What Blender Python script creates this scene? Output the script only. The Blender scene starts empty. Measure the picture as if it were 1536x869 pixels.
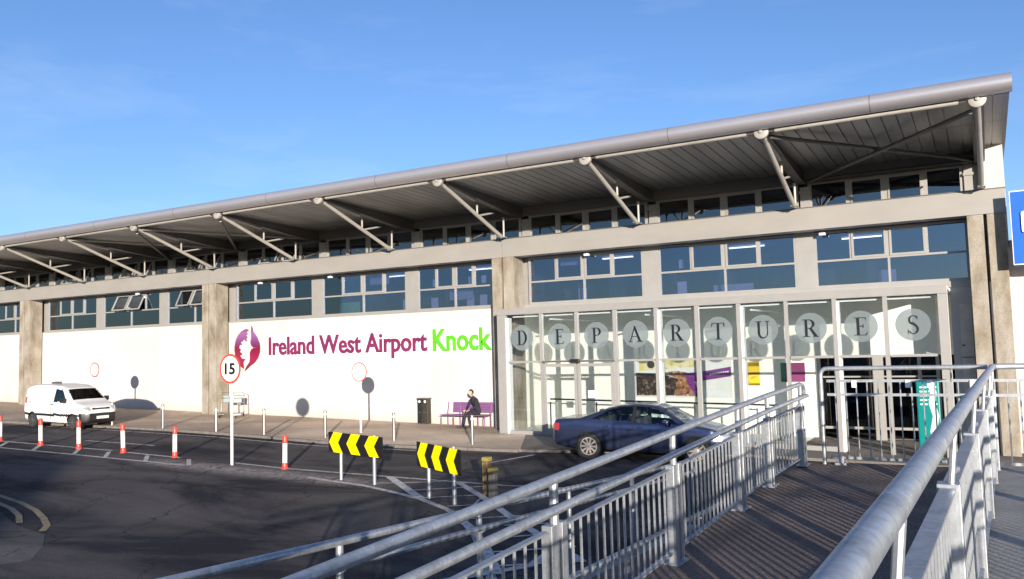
import bpy, bmesh, math, random
import numpy as np
from mathutils import Vector, Matrix
random.seed(7)
scene = bpy.context.scene
COL = scene.collection
PI = math.pi
G0, GS = -0.038, -0.01922
def gz(x):
    return G0 + GS * max(-70.0, min(60.0, x))
RD = -0.08          # the road lies this much below the pavement
def rz(x): return gz(x) + RD

# ------------------------------------------------------------------ materials
MATS = {}
def nodes(name):
    m = bpy.data.materials.new(name); m.use_nodes = True
    nt = m.node_tree
    for n in list(nt.nodes): nt.nodes.remove(n)
    out = nt.nodes.new('ShaderNodeOutputMaterial')
    MATS[name] = m
    return m, nt, out
def N(nt, t, **kw):
    n = nt.nodes.new(t)
    for k, v in kw.items():
        if k in n.inputs: n.inputs[k].default_value = v
        else: setattr(n, k, v)
    return n
def L(nt, a, b): nt.links.new(a, b)
def coords(nt, obj=False):
    if obj:
        return N(nt, 'ShaderNodeTexCoord').outputs['Object']
    return N(nt, 'ShaderNodeNewGeometry').outputs['Position']
def ramp(nt, fac, stops):
    r = nt.nodes.new('ShaderNodeValToRGB'); e = r.color_ramp.elements
    while len(e) < len(stops): e.new(0.5)
    for i, (p, c) in enumerate(stops):
        e[i].position = p; e[i].color = (c[0], c[1], c[2], 1)
    L(nt, fac, r.inputs['Fac']); return r
def mat(name, col, rough=0.5, metal=0.0, var=0.12, scale=4.0, bump=0.0, bscale=30.0, coat=0.0, stretch=(1,1,1), spec=0.5, detail=5.0, dirt=None, dscale=0.6, emit=0.0, obj=False, vrough=0.0):
    m, nt, out = nodes(name)
    b = N(nt, 'ShaderNodeBsdfPrincipled')
    b.inputs['Roughness'].default_value = rough; b.inputs['Metallic'].default_value = metal
    b.inputs['Coat Weight'].default_value = coat; b.inputs['Coat Roughness'].default_value = 0.05
    b.inputs['Specular IOR Level'].default_value = spec
    P = coords(nt, obj)
    mp = N(nt, 'ShaderNodeMapping'); mp.inputs['Scale'].default_value = stretch; L(nt, P, mp.inputs['Vector'])
    nz = N(nt, 'ShaderNodeTexNoise', Scale=scale, Detail=detail, Roughness=0.6); L(nt, mp.outputs[0], nz.inputs['Vector'])
    lo = [c*(1-var) for c in col]; hi = [min(1, c*(1+var)) for c in col]
    r = ramp(nt, nz.outputs['Fac'], [(0.3, lo), (0.7, hi)])
    cs = r.outputs['Color']
    if dirt:
        n2 = N(nt, 'ShaderNodeTexNoise', Scale=dscale, Detail=8.0, Roughness=0.7); L(nt, mp.outputs[0], n2.inputs['Vector'])
        mr = N(nt, 'ShaderNodeMapRange'); mr.inputs['From Min'].default_value = 0.52; mr.inputs['From Max'].default_value = 0.72
        L(nt, n2.outputs['Fac'], mr.inputs['Value'])
        mx = N(nt, 'ShaderNodeMix', data_type='RGBA'); L(nt, mr.outputs[0], mx.inputs[0]); L(nt, cs, mx.inputs[6]); mx.inputs[7].default_value = (*dirt, 1)
        cs = mx.outputs[2]
    L(nt, cs, b.inputs['Base Color'])
    if vrough:
        mr2 = N(nt, 'ShaderNodeMapRange'); mr2.inputs['To Min'].default_value = rough - vrough; mr2.inputs['To Max'].default_value = rough + vrough
        L(nt, nz.outputs['Fac'], mr2.inputs['Value']); L(nt, mr2.outputs[0], b.inputs['Roughness'])
    if bump:
        n3 = N(nt, 'ShaderNodeTexNoise', Scale=bscale, Detail=4.0); L(nt, mp.outputs[0], n3.inputs['Vector'])
        bp = N(nt, 'ShaderNodeBump', Strength=bump, Distance=0.02); L(nt, n3.outputs['Fac'], bp.inputs['Height']); L(nt, bp.outputs[0], b.inputs['Normal'])
    if emit:
        b.inputs['Emission Color'].default_value = (*col, 1); b.inputs['Emission Strength'].default_value = emit
    L(nt, b.outputs[0], out.inputs[0])
    return m
def glassmat(name, tint, refl=1.0, rough=0.0, base=0.03, wav=0.0, gcol=(1, 1, 1)):
    m, nt, out = nodes(name)
    tr = N(nt, 'ShaderNodeBsdfTransparent'); tr.inputs[0].default_value = (*tint, 1)
    gl = N(nt, 'ShaderNodeBsdfGlossy'); gl.inputs['Roughness'].default_value = rough; gl.inputs['Color'].default_value = (*gcol, 1)
    fr = N(nt, 'ShaderNodeFresnel', IOR=1.5)
    ma = N(nt, 'ShaderNodeMath', operation='MULTIPLY_ADD'); L(nt, fr.outputs[0], ma.inputs[0]); ma.inputs[1].default_value = refl; ma.inputs[2].default_value = base
    ma.use_clamp = True
    if wav:
        P = coords(nt); n3 = N(nt, 'ShaderNodeTexNoise', Scale=0.7, Detail=1.0); L(nt, P, n3.inputs['Vector'])
        bp = N(nt, 'ShaderNodeBump', Strength=wav, Distance=0.02); L(nt, n3.outputs['Fac'], bp.inputs['Height']); L(nt, bp.outputs[0], gl.inputs['Normal'])
    mx = N(nt, 'ShaderNodeMixShader'); L(nt, ma.outputs[0], mx.inputs[0]); L(nt, tr.outputs[0], mx.inputs[1]); L(nt, gl.outputs[0], mx.inputs[2])
    L(nt, mx.outputs[0], out.inputs[0]); return m

GALV = None
def galv(name, col, rough, metal=0.75):
    # spangled zinc: crystal patches, milky streaks
    m, nt, out = nodes(name)
    b = N(nt, 'ShaderNodeBsdfPrincipled'); b.inputs['Metallic'].default_value = metal
    P = coords(nt)
    vo = N(nt, 'ShaderNodeTexVoronoi', Scale=42.0); L(nt, P, vo.inputs['Vector'])
    nz = N(nt, 'ShaderNodeTexNoise', Scale=9.0, Detail=7.0, Roughness=0.7); L(nt, P, nz.inputs['Vector'])
    bw = N(nt, 'ShaderNodeRGBToBW'); L(nt, vo.outputs['Color'], bw.inputs[0])
    ad = N(nt, 'ShaderNodeMath', operation='MULTIPLY_ADD'); L(nt, bw.outputs[0], ad.inputs[0]); ad.inputs[1].default_value = 0.22; L(nt, nz.outputs['Fac'], ad.inputs[2])
    r = ramp(nt, ad.outputs[0], [(0.38, [c*0.72 for c in col]), (0.62, col), (0.85, [min(1, c*1.3) for c in col])])
    sp = N(nt, 'ShaderNodeTexNoise', Scale=26.0, Detail=3.0); L(nt, P, sp.inputs['Vector'])
    sm = N(nt, 'ShaderNodeMapRange'); sm.inputs['From Min'].default_value = 0.68; sm.inputs['From Max'].default_value = 0.74; L(nt, sp.outputs['Fac'], sm.inputs['Value'])
    st = N(nt, 'ShaderNodeTexNoise', Scale=2.3, Detail=8.0, Roughness=0.75); L(nt, P, st.inputs['Vector'])
    ss = N(nt, 'ShaderNodeMapRange'); ss.inputs['From Min'].default_value = 0.60; ss.inputs['From Max'].default_value = 0.72; ss.inputs['To Max'].default_value = 0.55; L(nt, st.outputs['Fac'], ss.inputs['Value'])
    m0 = N(nt, 'ShaderNodeMix', data_type='RGBA'); L(nt, ss.outputs[0], m0.inputs[0]); L(nt, r.outputs[0], m0.inputs[6]); m0.inputs[7].default_value = (0.17, 0.155, 0.14, 1)
    m1 = N(nt, 'ShaderNodeMix', data_type='RGBA'); L(nt, sm.outputs[0], m1.inputs[0]); L(nt, m0.outputs[2], m1.inputs[6]); m1.inputs[7].default_value = (0.72, 0.73, 0.74, 1)
    L(nt, m1.outputs[2], b.inputs['Base Color'])
    mr = N(nt, 'ShaderNodeMapRange'); mr.inputs['To Min'].default_value = rough+0.13; mr.inputs['To Max'].default_value = rough-0.1
    L(nt, ad.outputs[0], mr.inputs['Value']); L(nt, mr.outputs[0], b.inputs['Roughness'])
    bp = N(nt, 'ShaderNodeBump', Strength=0.12, Distance=0.004); L(nt, ad.outputs[0], bp.inputs['Height']); L(nt, bp.outputs[0], b.inputs['Normal'])
    L(nt, b.outputs[0], out.inputs[0]); return m
GALV = galv('galvanised_steel', (0.41, 0.435, 0.46), 0.44, 0.62)
STEEL = mat('brushed_steel', (0.36, 0.355, 0.34), 0.38, 0.9, 0.08, 20)
PAINTW = mat('white_tube_paint', (0.36, 0.345, 0.32), 0.5, 0.1, 0.08, 6, dirt=(0.26, 0.245, 0.22))
FRAME = mat('frame_grey_paint', (0.30, 0.292, 0.28), 0.45, 0.15, 0.05, 3)
FASCIA = mat('fascia_paint', (0.285, 0.275, 0.26), 0.5, 0.1, 0.07, 1.5, stretch=(0.4, 1, 1), dirt=(0.30, 0.275, 0.24), dscale=1.2)
BULL = mat('eave_aluminium', (0.44, 0.43, 0.46), 0.36, 0.55, 0.06, 0.6, stretch=(0.3, 1, 1))
SOFF = mat('soffit_metal', (0.31, 0.31, 0.305), 0.42, 0.35, 0.22, 0.55, stretch=(3, .3, 1), detail=3)
DARKP = mat('dark_steel_paint', (0.12, 0.115, 0.11), 0.45, 0.2, 0.1, 3)
WALLG = mat('grey_panel', (0.40, 0.40, 0.41), 0.6, 0.0, 0.04, 1)
PANELG = mat('clerestory_panel', (0.16, 0.155, 0.15), 0.55, 0.0, 0.06, 1)
BLACK = mat('black_plastic', (0.015, 0.015, 0.016), 0.45, 0, 0.2, 10)
RUBBER = mat('tyre_rubber', (0.02, 0.02, 0.02), 0.85, 0, 0.2, 10)
CREAM = mat('lobby_plaster', (0.84, 0.84, 0.77), 0.8, 0, 0.03, 1.0)
INTW = mat('interior_wall', (0.15, 0.17, 0.20), 0.8, 0, 0.1, 0.4)
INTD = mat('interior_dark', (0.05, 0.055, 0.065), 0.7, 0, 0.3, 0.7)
FLOORI = mat('lobby_tiles', (0.30, 0.29, 0.26), 0.35, 0, 0.1, 1.5)
PURPLE = mat('purple_bench_paint', (0.19, 0.085, 0.21), 0.4, 0, 0.08, 5)
LOGO1 = mat('sign_purple', (0.17, 0.018, 0.085), 0.45, 0, 0.08, 2)
def logo_grad():
    m, nt, out = nodes('emblem_print')
    b = N(nt, 'ShaderNodeBsdfPrincipled', Roughness=0.4)
    P = coords(nt); sx = N(nt, 'ShaderNodeSeparateXYZ'); L(nt, P, sx.inputs[0])
    mr = N(nt, 'ShaderNodeMapRange'); mr.inputs['From Min'].default_value = 2.45; mr.inputs['From Max'].default_value = 4.45; L(nt, sx.outputs[2], mr.inputs['Value'])
    r = ramp(nt, mr.outputs[0], [(0.0, (0.10, 0.02, 0.03)), (0.25, (0.26, 0.012, 0.06)), (0.52, (0.16, 0.005, 0.03)), (0.62, (0.15, 0.03, 0.13)), (0.85, (0.24, 0.10, 0.27)), (1.0, (0.13, 0.02, 0.10))])
    L(nt, r.outputs[0], b.inputs['Base Color']); L(nt, b.outputs[0], out.inputs[0]); return m
EMBLEM = logo_grad()
LOGO2 = mat('sign_magenta', (0.33, 0.012, 0.06), 0.45, 0, 0.15, 2)
LOGO3 = mat('sign_lilac', (0.30, 0.12, 0.36), 0.45, 0, 0.15, 2)
GREENS = mat('sign_green', (0.09, 0.42, 0.015), 0.45, 0, 0.05, 3)
SIGNW = mat('sign_white', (0.80, 0.80, 0.79), 0.4, 0, 0.02, 3)
SIGNR = mat('sign_red', (0.62, 0.06, 0.04), 0.4, 0, 0.06, 3)
SIGNK = mat('sign_black', (0.012, 0.011, 0.012), 0.4, 0, 0.1, 3)
YEL = mat('reflective_yellow', (0.95, 0.76, 0.0), 0.28, 0, 0.03, 3, coat=0.4)
BLUES = mat('sign_blue', (0.01, 0.11, 0.55), 0.35, 0, 0.04, 3)
TEAL = mat('totem_teal', (0.0, 0.19, 0.18), 0.35, 0, 0.05, 2)
LETTER = mat('letter_charcoal', (0.010, 0.012, 0.016), 0.4, 0, 0.06, 8)
REDP = mat('red_post_plastic', (0.60, 0.055, 0.035), 0.4, 0, 0.08, 8)
WHP = mat('white_post_plastic', (0.78, 0.77, 0.74), 0.4, 0, 0.06, 8, dirt=(0.6, 0.58, 0.54), dscale=8)
WOODP = mat('weathered_timber', (0.12, 0.075, 0.04), 0.8, 0, 0.3, 12, stretch=(3, 3, .4))
YOLD = mat('worn_yellow_paint', (0.24, 0.20, 0.05), 0.6, 0, 0.2, 18)
SKIN = mat('skin', (0.52, 0.32, 0.23), 0.55, 0, 0.05, 20)
HAIR = mat('dark_hair', (0.025, 0.016, 0.012), 0.6, 0, 0.3, 60)
CLOTH = mat('navy_clothing', (0.016, 0.016, 0.028), 0.85, 0, 0.25, 40, bump=0.3)
SHOE = mat('dark_shoe', (0.05, 0.045, 0.04), 0.5, 0, 0.2, 30)
CARP = mat('navy_car_paint', (0.062, 0.082, 0.16), 0.24, 0.75, 0.02, 2, coat=0.5)
VANP = mat('white_van_paint', (0.72, 0.72, 0.71), 0.35, 0, 0.03, 2, coat=0.3)
ALLOY = mat('alloy', (0.60, 0.55, 0.48), 0.35, 0.6, 0.05, 8)
CHROME = mat('chrome', (0.7, 0.7, 0.7), 0.12, 1.0, 0.02, 8)
TAILR = mat('tail_lamp_red', (0.40, 0.01, 0.02), 0.2, 0, 0.05, 8, coat=1.0)
HEADL = mat('head_lamp_glass', (0.75, 0.77, 0.80), 0.12, 0.6, 0.08, 12, coat=1.0)
SEATM = mat('seat_fabric', (0.03, 0.03, 0.032), 0.8, 0, 0.2, 20)
PLATE = mat('number_plate', (0.75, 0.75, 0.73), 0.4, 0, 0.03, 9)
CASEM = mat('trolley_panel', (0.22, 0.28, 0.28), 0.5, 0, 0.05, 6)
GLASS_UP = glassmat('window_glass', (0.56, 0.58, 0.72), 1.2, 0.0, 0.11, wav=0.05, gcol=(.72, .86, 1))
GLASS_CL = glassmat('clerestory_glass', (0.40, 0.46, 0.52), 1.2, 0.0, 0.07, wav=0.05)
GLASS_SC = glassmat('screen_glass', (0.965, 0.985, 0.99), 1.1, 0.0, 0.085, gcol=(.78, .9, 1))
GLASS_CAR = glassmat('car_glass', (0.78, 0.92, 0.90), 1.1, 0.0, 0.02)
GLASS_VAN = glassmat('van_glass', (0.28, 0.36, 0.36), 1.2, 0.0, 0.03)

def frosted():
    m, nt, out = nodes('frosted_film')
    tr = N(nt, 'ShaderNodeBsdfTransparent'); tr.inputs[0].default_value = (0.9, 0.95, 0.97, 1)
    df = N(nt, 'ShaderNodeBsdfDiffuse'); df.inputs[0].default_value = (0.20, 0.235, 0.25, 1)
    mx = N(nt, 'ShaderNodeMixShader', Fac=0.60); L(nt, tr.outputs[0], mx.inputs[1]); L(nt, df.outputs[0], mx.inputs[2])
    L(nt, mx.outputs[0], out.inputs[0]); return m
FROST = frosted()

def whitewall():
    m, nt, out = nodes('white_render')
    b = N(nt, 'ShaderNodeBsdfPrincipled', Roughness=0.85)
    P = coords(nt)
    n1 = N(nt, 'ShaderNodeTexNoise', Scale=0.35, Detail=6.0); L(nt, P, n1.inputs['Vector'])
    mp = N(nt, 'ShaderNodeMapping'); mp.inputs['Scale'].default_value = (2.2, 1, 0.12); L(nt, P, mp.inputs['Vector'])
    n2 = N(nt, 'ShaderNodeTexNoise', Scale=1.0, Detail=6.0, Roughness=0.7); L(nt, mp.outputs[0], n2.inputs['Vector'])
    r1 = ramp(nt, n1.outputs['Fac'], [(0.3, (0.53, 0.50, 0.475)), (0.7, (0.585, 0.555, 0.53))])
    r2 = ramp(nt, n2.outputs['Fac'], [(0.35, (0.93, 0.92, 0.90)), (0.6, (1, 1, 1))])
    mx = N(nt, 'ShaderNodeMix', data_type='RGBA', blend_type='MULTIPLY'); mx.inputs[0].default_value = 1.0
    L(nt, r1.outputs[0], mx.inputs[6]); L(nt, r2.outputs[0], mx.inputs[7])
    sx = N(nt, 'ShaderNodeSeparateXYZ'); L(nt, P, sx.inputs[0])
    hz = N(nt, 'ShaderNodeMath', operation='MULTIPLY_ADD'); L(nt, sx.outputs[0], hz.inputs[0]); hz.inputs[1].default_value = 0.0192; L(nt, sx.outputs[2], hz.inputs[2])
    n4 = N(nt, 'ShaderNodeTexNoise', Scale=4.0, Detail=8.0, Roughness=0.8); L(nt, P, n4.inputs['Vector'])
    h2 = N(nt, 'ShaderNodeMath', operation='MULTIPLY_ADD'); L(nt, n4.outputs['Fac'], h2.inputs[0]); h2.inputs[1].default_value = -0.7; L(nt, hz.outputs[0], h2.inputs[2])
    dm = N(nt, 'ShaderNodeMapRange'); dm.inputs['From Min'].default_value = -0.38; dm.inputs['From Max'].default_value = 0.10; dm.inputs['To Min'].default_value = 0.55; dm.inputs['To Max'].default_value = 0.0; L(nt, h2.outputs[0], dm.inputs['Value'])
    mxd = N(nt, 'ShaderNodeMix', data_type='RGBA'); L(nt, dm.outputs[0], mxd.inputs[0]); L(nt, mx.outputs[2], mxd.inputs[6]); mxd.inputs[7].default_value = (0.36, 0.32, 0.27, 1)
    L(nt, mxd.outputs[2], b.inputs['Base Color'])
    n3 = N(nt, 'ShaderNodeTexNoise', Scale=60.0, Detail=3.0); L(nt, P, n3.inputs['Vector'])
    bp = N(nt, 'ShaderNodeBump', Strength=0.15, Distance=0.01); L(nt, n3.outputs['Fac'], bp.inputs['Height']); L(nt, bp.outputs[0], b.inputs['Normal'])
    L(nt, b.outputs[0], out.inputs[0]); return m
WHITE = whitewall()

def concrete():
    m, nt, out = nodes('weathered_concrete')
    b = N(nt, 'ShaderNodeBsdfPrincipled', Roughness=0.85)
    P = coords(nt)
    mp = N(nt, 'ShaderNodeMapping'); mp.inputs['Scale'].default_value = (1.2, 1.2, 0.55); L(nt, P, mp.inputs['Vector'])
    n1 = N(nt, 'ShaderNodeTexNoise', Scale=1.6, Detail=8.0, Roughness=0.65); L(nt, mp.outputs[0], n1.inputs['Vector'])
    r1 = ramp(nt, n1.outputs['Fac'], [(0.30, (0.15, 0.12, 0.085)), (0.46, (0.26, 0.225, 0.175)), (0.60, (0.34, 0.31, 0.265)), (0.8, (0.41, 0.39, 0.35))])
    n2 = N(nt, 'ShaderNodeTexNoise', Scale=25.0, Detail=4.0); L(nt, P, n2.inputs['Vector'])
    r2 = ramp(nt, n2.outputs['Fac'], [(0.35, (0.82, 0.82, 0.82)), (0.6, (1, 1, 1))])
    mx = N(nt, 'ShaderNodeMix', data_type='RGBA', blend_type='MULTIPLY'); mx.inputs[0].default_value = 1.0
    L(nt, r1.outputs[0], mx.inputs[6]); L(nt, r2.outputs[0], mx.inputs[7]); L(nt, mx.outputs[2], b.inputs['Base Color'])
    bp = N(nt, 'ShaderNodeBump', Strength=0.35, Distance=0.01); L(nt, n2.outputs['Fac'], bp.inputs['Height']); L(nt, bp.outputs[0], b.inputs['Normal'])
    L(nt, b.outputs[0], out.inputs[0]); return m
CONC = concrete()

def asphalt(name, base, tone2, patch=True, warm=1.0, bumpd=0.02, streak=(0.9, 0.35)):
    m, nt, out = nodes(name)
    b = N(nt, 'ShaderNodeBsdfPrincipled', Roughness=0.92)
    b.inputs['Specular IOR Level'].default_value = 0.15
    P = coords(nt)
    fine = N(nt, 'ShaderNodeTexNoise', Scale=70.0, Detail=3.0, Roughness=0.8); L(nt, P, fine.inputs['Vector'])
    sp = N(nt, 'ShaderNodeTexVoronoi', Scale=55.0); L(nt, P, sp.inputs['Vector'])
    mp = N(nt, 'ShaderNodeMapping'); mp.inputs['Rotation'].default_value = (0, 0, 0.5); mp.inputs['Scale'].default_value = (streak[1], streak[0], 1); L(nt, P, mp.inputs['Vector'])
    big = N(nt, 'ShaderNodeTexNoise', Scale=0.42, Detail=9.0, Roughness=0.62); big.inputs['Distortion'].default_value = 0.6; L(nt, mp.outputs[0], big.inputs['Vector'])
    r = ramp(nt, big.outputs['Fac'], [(0.40, tone2), (0.52, base), (0.66, [c*1.4 for c in base])])
    r2 = ramp(nt, fine.outputs['Fac'], [(0.36, (0.45, 0.45, 0.45)), (0.64, (1.6, 1.57, 1.5))])
    mx = N(nt, 'ShaderNodeMix', data_type='RGBA', blend_type='MULTIPLY'); mx.inputs[0].default_value = 1.0
    L(nt, r.outputs[0], mx.inputs[6]); L(nt, r2.outputs[0], mx.inputs[7])
    # light grit scattered on the surface
    mg = N(nt, 'ShaderNodeTexNoise', Scale=1.1, Detail=8.0, Roughness=0.8); L(nt, P, mg.inputs['Vector'])
    mm = N(nt, 'ShaderNodeMapRange'); mm.inputs['From Min'].default_value = 0.58; mm.inputs['From Max'].default_value = 0.78; mm.inputs['To Max'].default_value = 0.35; L(nt, mg.outputs['Fac'], mm.inputs['Value'])
    m2 = N(nt, 'ShaderNodeMix', data_type='RGBA'); L(nt, mm.outputs[0], m2.inputs[0]); L(nt, mx.outputs[2], m2.inputs[6]); m2.inputs[7].default_value = (base[0]*2.4, base[1]*2.2, base[2]*2.0, 1)
    last = m2.outputs[2]
    if patch:
        sx = N(nt, 'ShaderNodeSeparateXYZ'); L(nt, P, sx.inputs[0])
        def band(sock, lo, hi, soft):
            a_ = N(nt, 'ShaderNodeMapRange', interpolation_type='SMOOTHSTEP'); a_.inputs['From Min'].default_value = lo-soft; a_.inputs['From Max'].default_value = lo+soft; L(nt, sock, a_.inputs['Value'])
            c_ = N(nt, 'ShaderNodeMapRange', interpolation_type='SMOOTHSTEP'); c_.inputs['From Min'].default_value = hi+soft; c_.inputs['From Max'].default_value = hi-soft; L(nt, sock, c_.inputs['Value'])
            m_ = N(nt, 'ShaderNodeMath', operation='MULTIPLY'); L(nt, a_.outputs[0], m_.inputs[0]); L(nt, c_.outputs[0], m_.inputs[1]); return m_.outputs[0]
        mm_ = N(nt, 'ShaderNodeMath', operation='MULTIPLY'); L(nt, band(sx.outputs[0], -21.0, -12.5, 1.6), mm_.inputs[0]); L(nt, band(sx.outputs[1], -11.0, -10.1, .45), mm_.inputs[1])
        gn = N(nt, 'ShaderNodeTexNoise', Scale=5.0, Detail=9.0, Roughness=0.85); L(nt, P, gn.inputs['Vector'])
        gr = N(nt, 'ShaderNodeMapRange'); gr.inputs['From Min'].default_value = 0.40; gr.inputs['From Max'].default_value = 0.56; L(nt, gn.outputs['Fac'], gr.inputs['Value'])
        gm = N(nt, 'ShaderNodeMath', operation='MULTIPLY'); L(nt, mm_.outputs[0], gm.inputs[0]); L(nt, gr.outputs[0], gm.inputs[1])
        mg2 = N(nt, 'ShaderNodeMix', data_type='RGBA'); L(nt, gm.outputs[0], mg2.inputs[0]); L(nt, last, mg2.inputs[6]); mg2.inputs[7].default_value = (0.40, 0.34, 0.30, 1)
        last = mg2.outputs[2]
    if patch:
        wv = N(nt, 'ShaderNodeTexNoise', Scale=1.6, Detail=4.0); L(nt, P, wv.inputs['Vector'])
        va = N(nt, 'ShaderNodeVectorMath', operation='MULTIPLY_ADD'); L(nt, wv.outputs['Color'], va.inputs[0]); va.inputs[1].default_value = (0.9, 0.9, 0); L(nt, P, va.inputs[2])
        vc = N(nt, 'ShaderNodeTexVoronoi', Scale=0.33, feature='DISTANCE_TO_EDGE'); L(nt, va.outputs[0], vc.inputs['Vector'])
        cr = N(nt, 'ShaderNodeMapRange'); cr.inputs['From Min'].default_value = 0.0; cr.inputs['From Max'].default_value = 0.010; cr.inputs['To Min'].default_value = 0.7; cr.inputs['To Max'].default_value = 0.0; L(nt, vc.outputs[0], cr.inputs['Value'])
        m3 = N(nt, 'ShaderNodeMix', data_type='RGBA'); L(nt, cr.outputs[0], m3.inputs[0]); L(nt, last, m3.inputs[6]); m3.inputs[7].default_value = (0.015, 0.014, 0.014, 1)
        last = m3.outputs[2]
    L(nt, last, b.inputs['Base Color'])
    bp = N(nt, 'ShaderNodeBump', Strength=0.5, Distance=bumpd*0.4); L(nt, sp.outputs['Distance'], bp.inputs['Height'])
    bp2 = N(nt, 'ShaderNodeBump', Strength=0.4, Distance=bumpd); L(nt, fine.outputs['Fac'], bp2.inputs['Height']); L(nt, bp.outputs[0], bp2.inputs['Normal'])
    L(nt, bp2.outputs[0], b.inputs['Normal']); L(nt, b.outputs[0], out.inputs[0]); return m
ASPH = asphalt('asphalt', (0.086, 0.078, 0.078), (0.022, 0.0225, 0.030), bumpd=0.012)
PATCH = asphalt('old_asphalt_patch', (0.13, 0.124, 0.12), (0.06, 0.058, 0.06), bumpd=0.012)
PAVE = asphalt('pavement_concrete', (0.45, 0.365, 0.29), (0.36, 0.29, 0.235), patch=False, bumpd=0.006, streak=(.5, .5))
FORE = asphalt('forecourt_asphalt', (0.17, 0.155, 0.145), (0.12, 0.11, 0.105), patch=False, bumpd=0.006, streak=(.5, .5))
DECK = asphalt('ramp_deck_surface', (0.185, 0.145, 0.125), (0.12, 0.098, 0.088), patch=False, bumpd=0.006, streak=(.8, .3))
RCONC = mat('ramp_concrete', (0.33, 0.315, 0.29), 0.85, 0, 0.15, 2.0, bump=0.3, dirt=(0.25, 0.235, 0.21), dscale=1.5)
KERBM = mat('kerb_concrete', (0.15, 0.135, 0.12), 0.85, 0, 0.25, 5.0, bump=0.3, dirt=(0.12, 0.11, 0.10), dscale=2)

def marking(name, col, lo):
    m, nt, out = nodes(name)
    b = N(nt, 'ShaderNodeBsdfPrincipled', Roughness=0.7)
    P = coords(nt)
    nz = N(nt, 'ShaderNodeTexNoise', Scale=7.0, Detail=9.0, Roughness=0.8); L(nt, P, nz.inputs['Vector'])
    r = ramp(nt, nz.outputs['Fac'], [(0.36, (0.07, 0.065, 0.062)), (0.44, lo), (0.54, col)])
    L(nt, r.outputs[0], b.inputs['Base Color']); L(nt, b.outputs[0], out.inputs[0]); return m
MARK = marking('worn_white_paint', (0.62, 0.58, 0.54), (0.34, 0.32, 0.30))
MARK2 = marking('clear_white_paint', (0.68, 0.65, 0.62), (0.42, 0.40, 0.38))
MARKY = marking('worn_yellow_line', (0.30, 0.235, 0.125), (0.19, 0.15, 0.09))

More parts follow.
